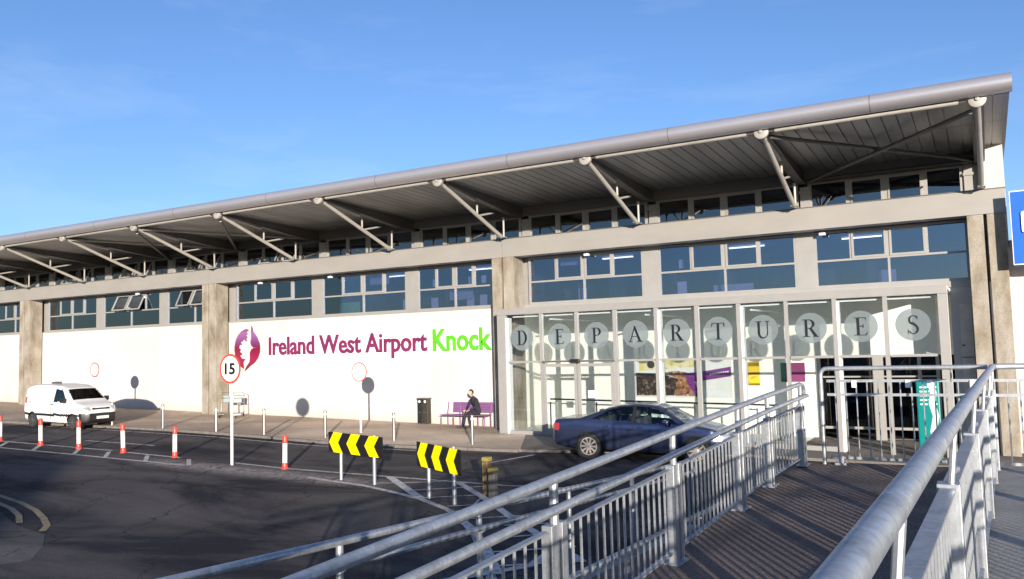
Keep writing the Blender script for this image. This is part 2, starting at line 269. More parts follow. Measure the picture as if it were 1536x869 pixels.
# ------------------------------------------------------------------ mesh builder
OFF = {}
class MB:
    def __init__(s): s.v = []; s.f = []; s.m = []; s.cur = 0
    def add(s, vs, fs):
        b = len(s.v); s.v += [tuple(map(float, v)) for v in vs]
        for f in fs: s.f.append(tuple(b+i for i in f)); s.m.append(s.cur)
    def mi(s, i): s.cur = i; return s
    def box(s, x0, x1, y0, y1, z0, z1):
        s.add([(x0,y0,z0),(x1,y0,z0),(x1,y1,z0),(x0,y1,z0),(x0,y0,z1),(x1,y0,z1),(x1,y1,z1),(x0,y1,z1)],
              [(0,3,2,1),(4,5,6,7),(0,1,5,4),(1,2,6,5),(2,3,7,6),(3,0,4,7)])
        return s
    def cbox(s, x0, x1, y0, y1, z0, z1, c):
        # box with chamfered vertical and horizontal edges
        bm = bmesh.new(); bmesh.ops.create_cube(bm, size=1.0)
        for v in bm.verts: v.co = Vector(((x0+x1)/2 + v.co.x*(x1-x0), (y0+y1)/2 + v.co.y*(y1-y0), (z0+z1)/2 + v.co.z*(z1-z0)))
        bmesh.ops.bevel(bm, geom=list(bm.edges), offset=c, segments=2, affect='EDGES', profile=0.5)
        bm.verts.index_update()
        s.add([v.co[:] for v in bm.verts], [tuple(v.index for v in f.verts) for f in bm.faces]); bm.free(); return s
    def bar(s, p, q, w, h, up=(0,0,1)):
        p = Vector(p); q = Vector(q); d = (q-p).normalized(); a = d.cross(Vector(up)).normalized(); b = a.cross(d).normalized()
        a *= w/2; b *= h/2
        s.add([p-a-b, p+a-b, p+a+b, p-a+b, q-a-b, q+a-b, q+a+b, q-a+b], [(0,3,2,1),(4,5,6,7),(0,1,5,4),(1,2,6,5),(2,3,7,6),(3,0,4,7)])
        return s
    def tube(s, pts, r, n=12, cap=True):
        pts = [Vector(p) for p in pts]; rs = r if isinstance(r, (list, tuple)) else [r]*len(pts)
        rings = []; prev = None
        for i, p in enumerate(pts):
            if i == 0: d = pts[1]-p
            elif i == len(pts)-1: d = p-pts[i-1]
            else: d = (pts[i+1]-p).normalized() + (p-pts[i-1]).normalized()
            d.normalize()
            if prev is None:
                a = d.cross(Vector((0,0,1)))
                if a.length < 1e-3: a = d.cross(Vector((0,1,0)))
            else: a = prev - d*prev.dot(d)
            a.normalize(); prev = a; b = d.cross(a)
            rings.append([p + (a*math.cos(2*PI*k/n) + b*math.sin(2*PI*k/n))*rs[i] for k in range(n)])
        vs = [v for ring in rings for v in ring]; fs = []
        for i in range(len(pts)-1):
            for k in range(n):
                k2 = (k+1) % n; fs.append((i*n+k, i*n+k2, (i+1)*n+k2, (i+1)*n+k))
        if cap:
            fs.append(tuple(range(n-1, -1, -1))); fs.append(tuple((len(pts)-1)*n+k for k in range(n)))
        s.add(vs, fs); return s
    def prism(s, poly, o, ux, uy, depth):
        # polygon in the plane (o, ux, uy) extruded by depth along ux x uy
        o = Vector(o); ux = Vector(ux); uy = Vector(uy); n = ux.cross(uy).normalized()*depth
        k = len(poly); a = [o+ux*p[0]+uy*p[1] for p in poly]; b = [v+n for v in a]
        s.add(a+b, [tuple(range(k-1, -1, -1)), tuple(range(k, 2*k))] + [(i, (i+1) % k, k+(i+1) % k, k+i) for i in range(k)]); return s
    def strip(s, outer, inner, o, ux, uy, depth):
        for i in range(len(outer)-1):
            s.prism([inner[i], outer[i], outer[i+1], inner[i+1]], o, ux, uy, depth)
        return s
    def lathe(s, prof, o=(0,0,0), ax=(0,0,1), n=20):
        o = Vector(o); ax = Vector(ax).normalized(); a = ax.cross(Vector((0,0,1)))
        if a.length < 1e-3: a = Vector((1,0,0))
        a.normalize(); b = ax.cross(a); vs = []; fs = []
        for r, h in prof:
            for k in range(n): vs.append(o + ax*h + (a*math.cos(2*PI*k/n)+b*math.sin(2*PI*k/n))*r)
        for i in range(len(prof)-1):
            for k in range(n):
                k2 = (k+1) % n; fs.append((i*n+k, i*n+k2, (i+1)*n+k2, (i+1)*n+k))
        fs.append(tuple(range(n-1, -1, -1))); fs.append(tuple((len(prof)-1)*n+k for k in range(n)))
        s.add(vs, fs); return s
    def build(s, name, m, parent=None, smooth=False, local=False, loc=None):
        me = bpy.data.meshes.new(name)
        off = Vector((0,0,0))
        if parent is not None and not local: off = OFF[parent.name]
        if loc is not None: off = Vector(loc)
        me.from_pydata([tuple(Vector(v)-off) for v in s.v], [], s.f)
        for mm in (m if isinstance(m, (list, tuple)) else [m]): me.materials.append(mm)
        for p, i in zip(me.polygons, s.m): p.material_index = i
        bm = bmesh.new(); bm.from_mesh(me); bmesh.ops.recalc_face_normals(bm, faces=bm.faces); bm.to_mesh(me); bm.free()
        if smooth:
            for p in me.polygons: p.use_smooth = True
            me.set_sharp_from_angle(angle=math.radians(38))
        o = bpy.data.objects.new(name, me); COL.objects.link(o)
        if parent is not None: o.parent = parent; OFF[o.name] = OFF[parent.name].copy()
        else:
            o.location = off if loc is not None else (0,0,0); OFF[o.name] = Vector(off)
        return o
def tag(o, label=None, cat=None, group=None, kind=None):
    if label: o['label'] = label
    if cat: o['category'] = cat
    if group: o['group'] = group
    if kind: o['kind'] = kind
    return o
def thing(name, loc, label, cat, group=None, rot=(0,0,0)):
    o = bpy.data.objects.new(name, None); COL.objects.link(o); o.location = loc; o.rotation_euler = rot
    o.empty_display_size = 0.2
    OFF[o.name] = Vector(loc); return tag(o, label, cat, group)
def copy_tree(o, loc=None, label=None, parent=None):
    c = o.copy(); COL.objects.link(c); OFF[c.name] = OFF.get(o.name, Vector((0,0,0))).copy()
    if parent is not None: c.parent = parent
    if loc is not None: c.location = loc; OFF[c.name] = Vector(loc)
    if label: c['label'] = label
    for ch in list(o.children): copy_tree(ch, parent=c)
    return c
def arc(cx, cy, rx, ry, a0, a1, n=14):
    return [(cx+rx*math.cos(math.radians(a0+(a1-a0)*i/n)), cy+ry*math.sin(math.radians(a0+(a1-a0)*i/n))) for i in range(n+1)]
def disc(r, n=32, cx=0, cy=0): return [(cx+r*math.cos(2*PI*k/n), cy+r*math.sin(2*PI*k/n)) for k in range(n)]
def text_mesh(body, name, m, parent, x0, x1, zb, capz, y, depth=0.03, bold=0.0, font_scale=1.0):
    cu = bpy.data.curves.new(name, 'FONT'); cu.body = body; cu.size = 1.0; cu.offset = bold; cu.extrude = 0.5; cu.resolution_u = 3
    t = bpy.data.objects.new(name+'_tmp', cu); COL.objects.link(t)
    bpy.context.view_layer.update()
    me = bpy.data.meshes.new_from_object(t.evaluated_get(bpy.context.evaluated_depsgraph_get()))
    bpy.data.objects.remove(t)
    xs = [v.co.x for v in me.vertices]; xa, xb = min(xs), max(xs)
    # cap height measured on the letters themselves
    caph = 0.73 * font_scale
    off = OFF[parent.name]
    for v in me.vertices:
        X = x0 + (v.co.x-xa)/(xb-xa)*(x1-x0); Z = zb + v.co.y/caph*capz
        v.co = Vector((X, y - (v.co.z+0.5)*depth, Z)) - off
    me.materials.clear(); me.materials.append(m)
    o = bpy.data.objects.new(name, me); COL.objects.link(o); o.parent = parent; OFF[o.name] = off.copy(); return o

# ------------------------------------------------------------------ ground
def sheet(name, xs, ys, h, m, kind='structure'):
    b = MB(); vs = []; fs = []
    for y in ys:
        for x in xs: vs.append((x, y, gz(x)+h))
    nx = len(xs)
    for j in range(len(ys)-1):
        for i in range(nx-1): fs.append((j*nx+i, j*nx+i+1, (j+1)*nx+i+1, (j+1)*nx+i))
    b.add(vs, fs); o = b.build(name, m); return tag(o, kind=kind)
sheet('road', [-2500, -400, -70, -30, 0, 30, 60, 400, 2500], [-2500, -300, -60, -20, 0, 30, 300, 2500], RD, ASPH)
def flat(name, polys, h, m, thick=0.0, kind='structure'):
    b = MB()
    for p in polys:
        k = len(p); top = [(x, y, gz(x)+h) for x, y in p]
        if thick:
            bot = [(x, y, z-thick) for x, y, z in top]
            b.add(top+bot, [tuple(range(k))] + [(i, k+i, k+(i+1) % k, (i+1) % k) for i in range(k)])
        else: b.add(top, [tuple(range(k))])
    o = b.build(name, m); return tag(o, kind=kind)
kerb_line = [(-70, -6.2), (-45, -6.0), (-36.5, -5.95), (-30, -5.35), (-27.2, -5.12), (-24.6, -5.12), (-21.6, -5.22), (-19, -5.45), (-16.2, -5.23), (-13.8, -4.8), (-12.2, -4.55), (-9.0, -3.4), (-6.5, -2.7), (8, -2.6)]
def yk(x):
    for (a, b), (c, d) in zip(kerb_line, kerb_line[1:]):
        if a <= x <= c: return b+(d-b)*(x-a)/(c-a)
pv = [p for p in kerb_line if p[0] <= -12.2]
flat('pavement', [[(x, y+0.13) for x, y in pv] + [(-13.95, -0.9), (-13.95, 0.9), (-70, 0.9)]], 0.0, PAVE, 0.3)
pf = [(-12.2, -4.42)] + [(x, y+0.13) for x, y in kerb_line if x > -12.2]
flat('forecourt', [pf + [(8, 2.4), (-13.945, 2.4), (-13.945, -0.9)]], -0.002, FORE, 0.3)
kb = MB()
for (a, b), (c, d) in list(zip(kerb_line, kerb_line[1:]))[:-3]:
    n = max(1, int(math.hypot(c-a, d-b)/0.92))
    for i in range(n):
        t0 = (i+0.008)/n; t1 = (i+0.992)/n
        x0, y0, x1, y1 = a+(c-a)*t0, b+(d-b)*t0, a+(c-a)*t1, b+(d-b)*t1
        j = random.uniform(-.004, .004)
        v = [(x0, y0, gz(x0)-.3), (x1, y1, gz(x1)-.3), (x1, y1+.128, gz(x1)-.3), (x0, y0+.128, gz(x0)-.3),
             (x0, y0+.015, gz(x0)+.006+j), (x1, y1+.015, gz(x1)+.006+j), (x1, y1+.128, gz(x1)+.006+j), (x0, y0+.128, gz(x0)+.006+j)]
        kb.add(v, [(0,3,2,1),(4,5,6,7),(0,1,5,4),(1,2,6,5),(2,3,7,6),(3,0,4,7)])
tag(kb.build('kerb', KERBM), kind='structure')
# painted lines -----------------------------------------------------
def lines(name, segs, m, h=RD+0.004):
    b = MB()
    for k, (pts, w) in enumerate(segs):
        hh = h + 0.0006*k
        for (x0, y0), (x1, y1) in zip(pts, pts[1:]):
            d = Vector((x1-x0, y1-y0)); ln = d.length; d /= ln; n = Vector((-d.y, d.x))*w/2
            m_ = max(1, int(ln/1.5))
            for i in range(m_):
                a = Vector((x0, y0))+d*ln*i/m_; c = Vector((x0, y0))+d*ln*(i+1)/m_
                q = [a-n, c-n, c+n, a+n]; b.add([(p.x, p.y, gz(p.x)+hh) for p in q], [(0,1,2,3)])
    return tag(b.build(name, m), kind='structure')
lines('lane_markings', [([(-42, -9.75), (-30, -9.68), (-23.7, -9.55)], .11), ([(-22.9, -9.62), (-20.4, -9.68)], .12), ([(-18.2, -9.7), (-16.1, -9.8), (-12.8, -9.62), (-9.8, -9.42), (-7.6, -8.9)], .12),
    ([(-42, -10.9), (-30, -10.75), (-25, -10.66), (-19.1, -10.6)], .12), ([(-14.65, -10.6), (-12.56, -10.89), (-11.6, -11.2), (-10.55, -11.58), (-9.41, -12.23), (-8.2, -13.3), (-7.4, -14.3), (-6.2, -15.9)], .15),
    ] + [([(x, -9.8), (x+1.0, -10.6)], .12) for x in (-31.2, -29.0, -27.1, -25.0, -23.5, -21.7, -19.9)], MARK)
tri = [([(-12.85, -9.68), (-10.58, -11.55)], .2), ([(-10.93, -9.6), (-9.47, -10.87), (-7.6, -12.64), (-6.39, -13.68), (-5.6, -14.4)], .17), ([(-9.6, -10.6), (-8.93, -12.4)], .05)]
tri += [([(-12.6, -10.56), (-11.34, -9.7)], .07), ([(-11.38, -10.98), (-10.15, -9.8)], .07), ([(-10.55, -11.5), (-9.6, -10.62)], .07), ([(-9.6, -12.0), (-8.75, -11.2)], .07),
        ([(-8.6, -12.75), (-7.9, -12.1)], .07), ([(-7.88, -13.02), (-7.05, -12.35)], .07), ([(-7.45, -13.9), (-6.7, -13.0)], .07), ([(-7.0, -14.6), (-6.0, -13.7)], .07), ([(-6.6, -15.3), (-5.5, -14.4)], .07),
        ([(-8.93, -12.63), (-7.41, -14.17), (-6.3, -15.6)], .16), ([(-6.9, -16.4), (-6.1, -15.0), (-6.2, -14.2)], .16)]
lines('hatched_markings', tri, MARK2, h=RD+0.0125)
lines('kerbside_lines', [([(-45, -6.45), (-30, -5.85), (-24, -5.62), (-19, -5.95), (-13.8, -5.3)], .09), ([(-27, -8.3), (-23.6, -8.15)], .1), ([(-11.9, -6.6), (-11.55, -4.75)], .1)], MARK, h=RD+0.004)
pt = [(-20.5, -16.3), (-18.2, -16.05), (-16.9, -16.5), (-15.6, -16.95), (-14.5, -17.1), (-13.7, -17.6), (-13.0, -18.2), (-13.2, -18.7), (-12.5, -19.6), (-13.8, -20.6), (-15, -22), (-21, -24)]
flat('old_asphalt_patch', [pt], RD+0.003, PATCH)
lines('double_yellow_lines', [([(-20.6, -15.25), (-18.9, -15.45), (-17.74, -15.68), (-16.7, -15.98), (-15.8, -16.35), (-15.1, -16.7), (-14.75, -17.0)], .12), ([(-20.6, -15.62), (-18.3, -15.88), (-17.3, -16.12), (-16.5, -16.42), (-15.8, -16.8)], .11)], MARKY, h=RD+0.008)

# ------------------------------------------------------------------ terminal building
B = thing('terminal_building', (-22, 0.4, gz(-22)), 'long low airport terminal with white walls, concrete columns and a projecting silver roof', 'building')
COLX = [-0.015, -15.23, -30.77, -45.4, -60.4]
for cx in COLX:
    b = MB(); z0 = gz(cx)-.3
    b.cbox(cx-.455, cx-.06, 0.003, .72, z0, 6.44, .012); b.cbox(cx+.02, cx+.455, 0.0, .72, z0, 6.44, .012)
    b.box(cx-.07, cx+.03, .30, .70, z0, 6.42)
    b.build('column', CONC, B)
b = MB(); b.tube([(0.01, .2, gz(0)), (0.01, .2, 4.6)], .045, 10); b.build('drain_pipe', SIGNW, B, smooth=True)
edges = [0.47] + [c for c in COLX[1:]] + [-66]
for a, c in zip(edges, edges[1:]):
    b = MB(); b.box(c+.012, a, 0.0, .55, 6.446, 7.10); b.build('fascia_beam', FASCIA, B)
    b = MB(); b.box(c+.002, a+.01, -.02, 1.19, 7.105, 7.13); b.build('beam_capping', DARKP, B)
    b = MB(); b.box(c, a, .552, 1.19, 6.5, 7.10); b.build('beam_back', PANELG, B)
# ground-floor white walls (bays 2..5)
for (x0, x1) in ((-30.32, -14.92), (-44.95, -31.22), (-59.95, -45.85), (-66, -60.85)):
    b = MB(); b.box(x0, x1, .75, 1.0, gz(x0)-.5, 4.66); b.build('white_wall', WHITE, B)
    b = MB(); b.box(x0+.003, x1-.003, .735, 1.0, 4.662, 4.72); b.build('wall_capping', FRAME, B)
# upper windows
def sash(mb, x0, x1, z0, z1, y, t=.055, d=.05):
    mb.box(x0, x1, y, y+d, z0, z0+t); mb.box(x0, x1, y, y+d, z1-t, z1); mb.box(x0, x0+t, y, y+d, z0+t, z1-t); mb.box(x1-t, x1, y, y+d, z0+t, z1-t)
def upper_window(x0, x1, opened=()):
    zt, zs, zh = 5.54, 4.74, 6.44
    fr = MB(); y = .75
    fr.box(x0, x1, y, y+.10, zs-.02, zs+.06); fr.box(x0, x1, y, y+.10, zh-.06, zh)
    fr.box(x0, x0+.06, y, y+.10, zs+.06, zh-.06); fr.box(x1-.06, x1, y, y+.10, zs+.06, zh-.06)
    fr.box(x0+.06, x1-.06, y+.002, y+.09, zt-.03, zt+.03)
    xm = (x0+x1)/2
    fr.box(xm-.03, xm+.03, y+.004, y+.09, zs+.06, zt-.03); fr.box(xm-.04, xm+.04, y+.004, y+.09, zt+.03, zh-.06)
    q = (x1-x0)/4
    fr.box(x0+q-.03, x0+q+.03, y+.004, y+.09, zt+.03, zh-.06); fr.box(x1-q-.03, x1-q+.03, y+.004, y+.09, zt+.03, zh-.06)
    w = fr.build('window', FRAME, B)
    g = MB(); g.box(x0+.05, x1-.05, y+.05, y+.056, zs+.05, zt-.02)
    g.box(x0+.05, x0+q-.02, y+.05, y+.056, zt+.02, zh-.05); g.box(x1-q+.02, x1-.05, y+.05, y+.056, zt+.02, zh-.05)
    g.build('pane', GLASS_UP, w)
    for i, (a, c) in enumerate(((x0+q+.03, xm-.04), (xm+.04, x1-q-.03))):
        s = MB(); sg = MB()
        if i in opened:
            za, zb_ = zt+.03, zh-.1; dy = -.34; h = zb_-za
            def P(x, t): return (x, y+dy*(1-t), za+.03+t*(h*.93))
            s.bar(P(a+.03, 0), P(c-.03, 0), .05, .06); s.bar(P(a+.03, 1), P(c-.03, 1), .05, .06); s.bar(P(a+.03, 0), P(a+.03, 1), .06, .05, (0,1,0)); s.bar(P(c-.03, 0), P(c-.03, 1), .06, .05, (0,1,0))
            v = [P(a+.04, 0), P(c-.04, 0), P(c-.04, 1), P(a+.04, 1)]; sg.add(v, [(0,1,2,3)])
        else:
            sash(s, a, c, zt+.03, zh-.06, y-.022, .062, .06)
            sg.box(a+.05, c-.05, y+.012, y+.018, zt+.08, zh-.11)
        so = s.build('sash', FRAME, w); sg.build('pane', GLASS_UP, w)
def truss_x(k): return -5.0*k - (0.2 if k >= 5 else 0.0)*min(1, (k-4)/2 if k > 4 else 0)
for k in range(0, 13):
    x1 = -5*k - .14; x0 = -5*(k+1) + .41
    if k % 3 == 0 and k: x1 -= 0.55 if k != 3 else 0.9
    if k == 0: x1 = -.48
    if k % 3 == 2: x0 += (0.15 if k > 3 else 0.02)
    if k == 5: x0 = -29.8
    op = {6: (), 7: (0, 1), 6+0: (0, 1)}.get(k, ())
    if k == 6: op = (0, 1)
    upper_window(x0, x1, op)
    if (k+1) % 3:
        b = MB(); b.box(-5*(k+1)-.14, -5*(k+1)+.41, .742, .9, 4.722, 6.49); b.build('wall_panel', FRAME, B)
for cx in COLX[1:]:
    b = MB(); b.box(cx-.75, cx+.75, .90, .99, 4.722, 6.49); b.build('wall_panel', FRAME, B)
# sill band over the entrance bay
b = MB(); b.box(-14.77, -.48, .70, .95, 4.54, 4.718); b.build('sill_band', FRAME, B)
# first-floor interior
b = MB(); b.box(-66, -.5, 1.0, 9, 4.60, 4.70); b.box(-66, -.5, 8.9, 9.0, 4.7, 6.5); b.box(-66, -.5, 1.0, 9, 6.5, 6.6)
for x in (-.55, -15.2, -30.7, -45.4, -66): b.box(x-.06, x+.06, 1.0, 8.9, 4.7, 6.5)
b.build('upper_floor_interior', INTW, B)
b = MB()
b.box(-28.3, -26.0, 1.5, 1.55, 4.7, 5.75); b.box(-24.3, -23.2, 1.5, 1.55, 4.7, 5.3); b.build('interior_screen', mat('interior_green', (0.45, 0.85, 0.30), .7), B)
b = MB()
for x in (-3.5, -7.2, -12, -18, -22.6, -26, -34, -40): b.box(x-.6, x+.6, 3.0, 3.12, 6.42, 6.46)
b.build('ceiling_light', mat('lamp_tube', (1, .95, .85), .5, emit=3.0), B)
b = MB()
for x in (-16.9, -17.5, -20.6, -19.2, -9.0, -12.7): 
    b.box(x-.16, x+.16, 1.35, 1.38, 4.75, 5.25); b.box(x-.1, x+.1, 1.4, 1.43, 5.7, 6.0)
b.build('window_notice', SIGNW, B)
b = MB()
for i in range(26):
    x = -1.5-i*1.7; h = .75+random.random()*.4; b.cbox(x-.3, x+.3, 2+random.random()*3, 2.6+random.random()*3+.6, 4.7, 4.7+h, .04)
b.build('office_furniture', INTD, B)
for x in (-4.3, -12.1, -23.9, -28.0, -36.5):
    b = MB(); b.cbox(x-.09, x+.09, .42, .56, 6.30, 6.40, .015); b.tube([(x, .49, 6.39), (x, .49, 6.47)], .015, 6); b.build('floodlight', SIGNW, B)
b = MB()
for (x0, x1, z0, z1) in ((-29.4, -28.6, 5.6, 6.4), (-22.4, -21.4, 5.95, 6.4), (-18.4, -17.3, 5.1, 5.5), (-38.5, -37.6, 4.8, 5.3), (-42.9, -42.0, 5.7, 6.4), (-13.5, -12.7, 6.1, 6.4), (-7.9, -6.6, 4.75, 5.05), (-2.9, -2.4, 4.75, 5.2), (-33.6, -33.0, 4.75, 5.5)):
    b.box(x0, x1, 1.25, 1.27, z0, z1)
b.build('reflection_panel', mat('reflection_panel_grey', (.50, .52, .55), .8, 0, .1, 3), B)  # pale panels added behind the glass to imitate varied reflections
# clerestory
for k in range(0, 13):
    xr = -5.0*k; 
    b = MB(); y = 1.2
    xs = [xr-.12, xr-1.28, xr-2.42, xr-3.56, xr-4.70] if k else [-.53, -1.5, -2.56, -3.6, -4.72]
    zb, zh = 7.16, 8.06
    b.box(xs[-1], xs[0], y, y+.08, zb, zb+.07); b.box(xs[-1], xs[0], y, y+.08, zh-.06, zh)
    for i, x in enumerate(xs):
        wd = .055 if i in (0, 4) else .075
        b.box(x-wd, x+wd, y-.003, y+.083, zb-.01, zh+.003)
    w = b.build('clerestory_window', FRAME, B)
    g = MB(); g.box(xs[-1]+.04, xs[0]-.04, y+.035, y+.041, zb+.05, zh-.04); g.build('pane', GLASS_CL, w)
    s = MB()
    for a, c in ((xs[1]-.07, xs[2]+.07), (xs[2]-.07, xs[3]+.07)):
        if k in (5, 6, 7, 8):
            for x in (a-.03, c+.03): s.bar((x, y-.02, zb+.75), (x, y-.36, zb+.12), .045, .045)
            s.bar((c, y-.36, zb+.12), (a, y-.36, zb+.12), .05, .05)
        else: sash(s, c, a, zb+.07, zh-.06, y-.03, .05, .05)
    s.build('sash', FRAME, w)
    b = MB(); b.box(xr-.47-4.73+.2, xr-4.73+.03, y-.07, y+.10, 7.131, 7.95); b.box(xr-5.03, xr-4.68, y-.11, y-.072, 7.74, 7.82); b.build('pilaster', FRAME, B)
    if k == 0: b = MB(); b.box(-.48, .009, y-.07, y+.10, 7.131, 8.3); b.box(-.50, -.12, y-.11, y-.072, 7.74, 7.82); b.build('pilaster', FRAME, B)
    b = MB(); b.box(xr-5.0, xr-.001, y+.01, y+.12, 8.075, 8.52); b.build('upper_panel', PANELG, B)
b = MB(); b.box(-66, -.2, 6.0, 6.1, 7.0, 8.6); b.box(-66, -.2, 1.3, 6.1, 6.95, 7.0); b.build('clerestory_interior', INTD, B)
# roof
def soffit_z(y): return 8.60 + (8.44-8.60)*(y+4.4)/5.6
RX1 = .60
b = MB()
prof = [(-4.42, 8.62), (-4.30, 8.66), (1.30, 8.47), (26, 8.6), (26, 9.3), (-4.2, 8.98)]
b.prism([(p[0], p[1]) for p in prof], (-66, 0, 0), (0, 1, 0), (0, 0, 1), 66+RX1-.02); b.build('roof', mat('roof_sheet', (.35, .35, .36), .4, .6), B)
b = MB()
x = RX1-.03
pw = .34
while x > -66:
    for (ya, yb) in ((-4.18, -1.85), (-1.83, 1.30)) if x > -4 else ((-4.18, 1.30),):
        za, zb_ = soffit_z(ya), soffit_z(yb)
        b.add([(x-pw+.028, ya, za), (x, ya, za), (x, yb, zb_), (x-pw+.028, yb, zb_), (x-pw+.028, ya, za+.02), (x, ya, za+.02), (x, yb, zb_+.02), (x-pw+.028, yb, zb_+.02)],
              [(0,3,2,1),(4,5,6,7),(0,1,5,4),(1,2,6,5),(2,3,7,6),(3,0,4,7)])
    x -= pw
b.build('soffit', SOFF, B)
b = MB(); b.box(-66, RX1-.03, -4.2, 1.29, 8.662, 8.67); 
# bullnose eave
b = MB()
sec = arc(-4.40, 8.775, .235, .215, 65, 300, 18)
sec = sec + [(-4.18, 8.62), (-4.18, 8.99)]
b.prism(sec, (-66, 0, 0), (0, 1, 0), (0, 0, 1), 66+RX1+.02)
eo = b.build('eave_tube', BULL, B, smooth=True)
x = -2.3
while x > -64:
    b = MB(); b.prism(arc(-4.40, 8.775, .2365, .2165, 65, 300, 18), (x, 0, 0), (0, 1, 0), (0, 0, 1), .018); b.build('eave_joint', DARKP, B); x -= 5.0
# gable
b = MB(); b.box(.012, .50, .752, 26, gz(0)-.5, 8.46); b.build('gable_wall', WHITE, B)
b = MB(); b.box(-66, .01, 25.8, 26, -.5, 8.5); b.box(-66.2, -66, .75, 26, -.5, 8.5); b.build('rear_wall', WHITE, B)
# trusses
def tx(k): return [-.065, -4.91, -9.88, -15.03, -20.1, -25.2, -30.18, -35.05, -39.8, -44.7, -49.8, -54.8, -59.8][k]
TD = (-4.25, 8.53)
for k in range(13):
    x = tx(k)
    b = MB()
    # arched upper girder running back under the soffit
    top = [(y, soffit_z(y)-.012) for y in (-4.0, -2.6, -1.2, .2, 1.19)]; bot = [(1.19, 8.05), (.2, 8.06), (-1.2, 8.20), (-2.6, 8.36), (-4.0, 8.50)]
    b.prism(top+bot, (x-.045, 0, 0), (0, 1, 0), (0, 0, 1), .09)
    b.prism([(y, z) for y, z in bot[::-1]] + [(y, z-.03) for y, z in bot], (x-.13, 0, 0), (0, 1, 0), (0, 0, 1), .26)
    t = b.build('roof_truss', DARKP, B)
    b = MB(); b.tube([(x, TD[0]+.05, TD[1]-.02), (x, -.35, 7.15)], .068, 12); b.build('strut', PAINTW, t, smooth=True)
    b = MB(); b.tube([(x, TD[0]+.05, TD[1]), (x, -2.1, 8.22)], .058, 12); b.build('upper_tube', PAINTW, t, smooth=True)
    b = MB(); b.lathe([(.15, -.07), (.185, -.06), (.185, .03), (.14, .05), (.06, .052)], (x, TD[0]-.03, TD[1]), (0, -1, 0), 24)
    b.lathe([(.045, .0), (.045, .09), (.0, .1)], (x, TD[0]-.03, TD[1]), (0, -1, 0), 10); b.build('cap_disc', PAINTW, t, smooth=True)
    b = MB(); ys = -1.95; zs = TD[1] + (7.15-TD[1])*(ys-TD[0])/(-.35-TD[0])
    b.tube([(x, ys, zs-.03), (x, ys, zs+.40)], .035, 8); b.tube([(x, ys, zs-.02), (x+.02, -.9, zs+.22)], .035, 8); b.build('tie', PAINTW, t, smooth=True)
    b = MB(); b.tube([(x, -.18, 7.13), (x, -.18, 7.82)], .035, 8); b.tube([(x, -.18, 7.74), (x, -.18, 7.86)], .05, 8); b.box(x-.09, x+.09, -.5, -.1, 7.131, 7.15); b.build('post', PAINTW, t, smooth=True)
for k in range(12):
    a, c = tx(k+1), tx(k)
    b = MB(); b.tube([(a+.34, TD[0], TD[1]+.0), (c-.38, TD[0], TD[1]+.0)], .062, 12); b.build('purlin_tube', PAINTW, B, smooth=True)
    b = MB(); b.tube([(a+.1, TD[0], TD[1]), (a+.36, TD[0], TD[1])], .03, 8); b.build('purlin_pin', DARKP, B, smooth=True)
    b = MB(); b.tube([(c-.40, TD[0], TD[1]), (c-.1, TD[0], TD[1])], .03, 8); b.build('purlin_pin', DARKP, B, smooth=True)
for k in (0, 5, 6, 11):
    a, c = tx(k+1), tx(k)
    b = MB(); b.tube([(a+.15, -4.0, 8.44), (c-.2, .9, 8.14)], .055, 10); b.build('brace_rod', PAINTW if k else DARKP, B, smooth=True)
    b = MB(); b.tube([(c-.15, -4.0, 8.33), (a+.2, .9, 8.05)], .06, 10); b.build('brace_rod', DARKP, B, smooth=True)
b = MB(); b.tube([(tx(1), .95, 8.12), (tx(0), .95, 8.12)], .05, 8); b.build('brace_rod', DARKP, B, smooth=True)
# entrance recess right of the screen
b = MB(); b.box(-1.01, -.47, .76, .86, gz(0)-.3, 4.54); b.build('recess_panel', WALLG, B)
b = MB(); b.box(-.80, -.50, .72, .758, gz(0), 4.06); b.build('side_door', mat('side_door_paint', (.50, .49, .47), .5), B)
b = MB(); b.box(-.80, -.50, .70, .718, 2.55, 2.58); b.tube([(-.76, .70, 2.9), (-.74, .66, 2.9)], .03, 8); b.build('door_latch', DARKP, B)

# glazed entrance screen --------------------------------------------
SY = -1.0; SX0, SX1 = -14.905, -1.02
gzs = lambda x: gz(x)
b = MB()
b.cbox(SX0, SX1, SY-.04, SY+.14, 4.30, 4.52, .008)
scr = b.build('entrance_screen', FRAME, B)
b = MB(); b.box(SX0+.005, SX1-.005, SY+.145, .69, 4.44, 4.51); b.build('screen_roof', mat('screen_roof_white', (.76, .78, .80), .8, 0, .02), scr)
b = MB(); b.cbox(SX0, SX0+.33, SY-.035, SY+.12, gz(SX0)-.1, 4.298, .008); b.build('end_post', FRAME, scr)
b = MB(); b.cbox(SX1-.245, SX1, SY-.035, SY+.12, gz(SX1)-.1, 4.298, .008); b.build('end_post', FRAME, scr)
MX = [-13.2, -11.88, -10.52, -9.13, -7.82, -6.55, -5.18, -3.86, -2.55]
MW = [.07, .07, .075, .07, .08, .07, .06, .07, .07]
for x, w_ in zip(MX, MW):
    b = MB(); b.box(x-w_*.8, x+w_*.8, SY-.025, SY+.11, gz(x)-.05, 4.299); b.build('mullion', FRAME, scr)
    if MX.index(x) in (3, 5, 7):
        b = MB(); b.box(x+w_*.8+.002, x+w_+.045, SY+.0, SY+.30, gz(x)-.05, 4.20); b.build('fin', SIGNW, scr)  # sunlit side of the mullion, its brightness put in as white
b = MB(); b.box(SX0+.332, SX0+.40, SY+.0, SY+.3, gz(SX0)-.05, 4.2); b.build('fin', SIGNW, scr)  # sunlit side of the end post, likewise coloured white
segs = [SX0+.33] + MX + [SX1-.245]
b = MB()
for a, c in zip(segs, segs[1:]): b.box(a+.075, c-.075, SY-.015, SY+.09, 2.64, 2.71)
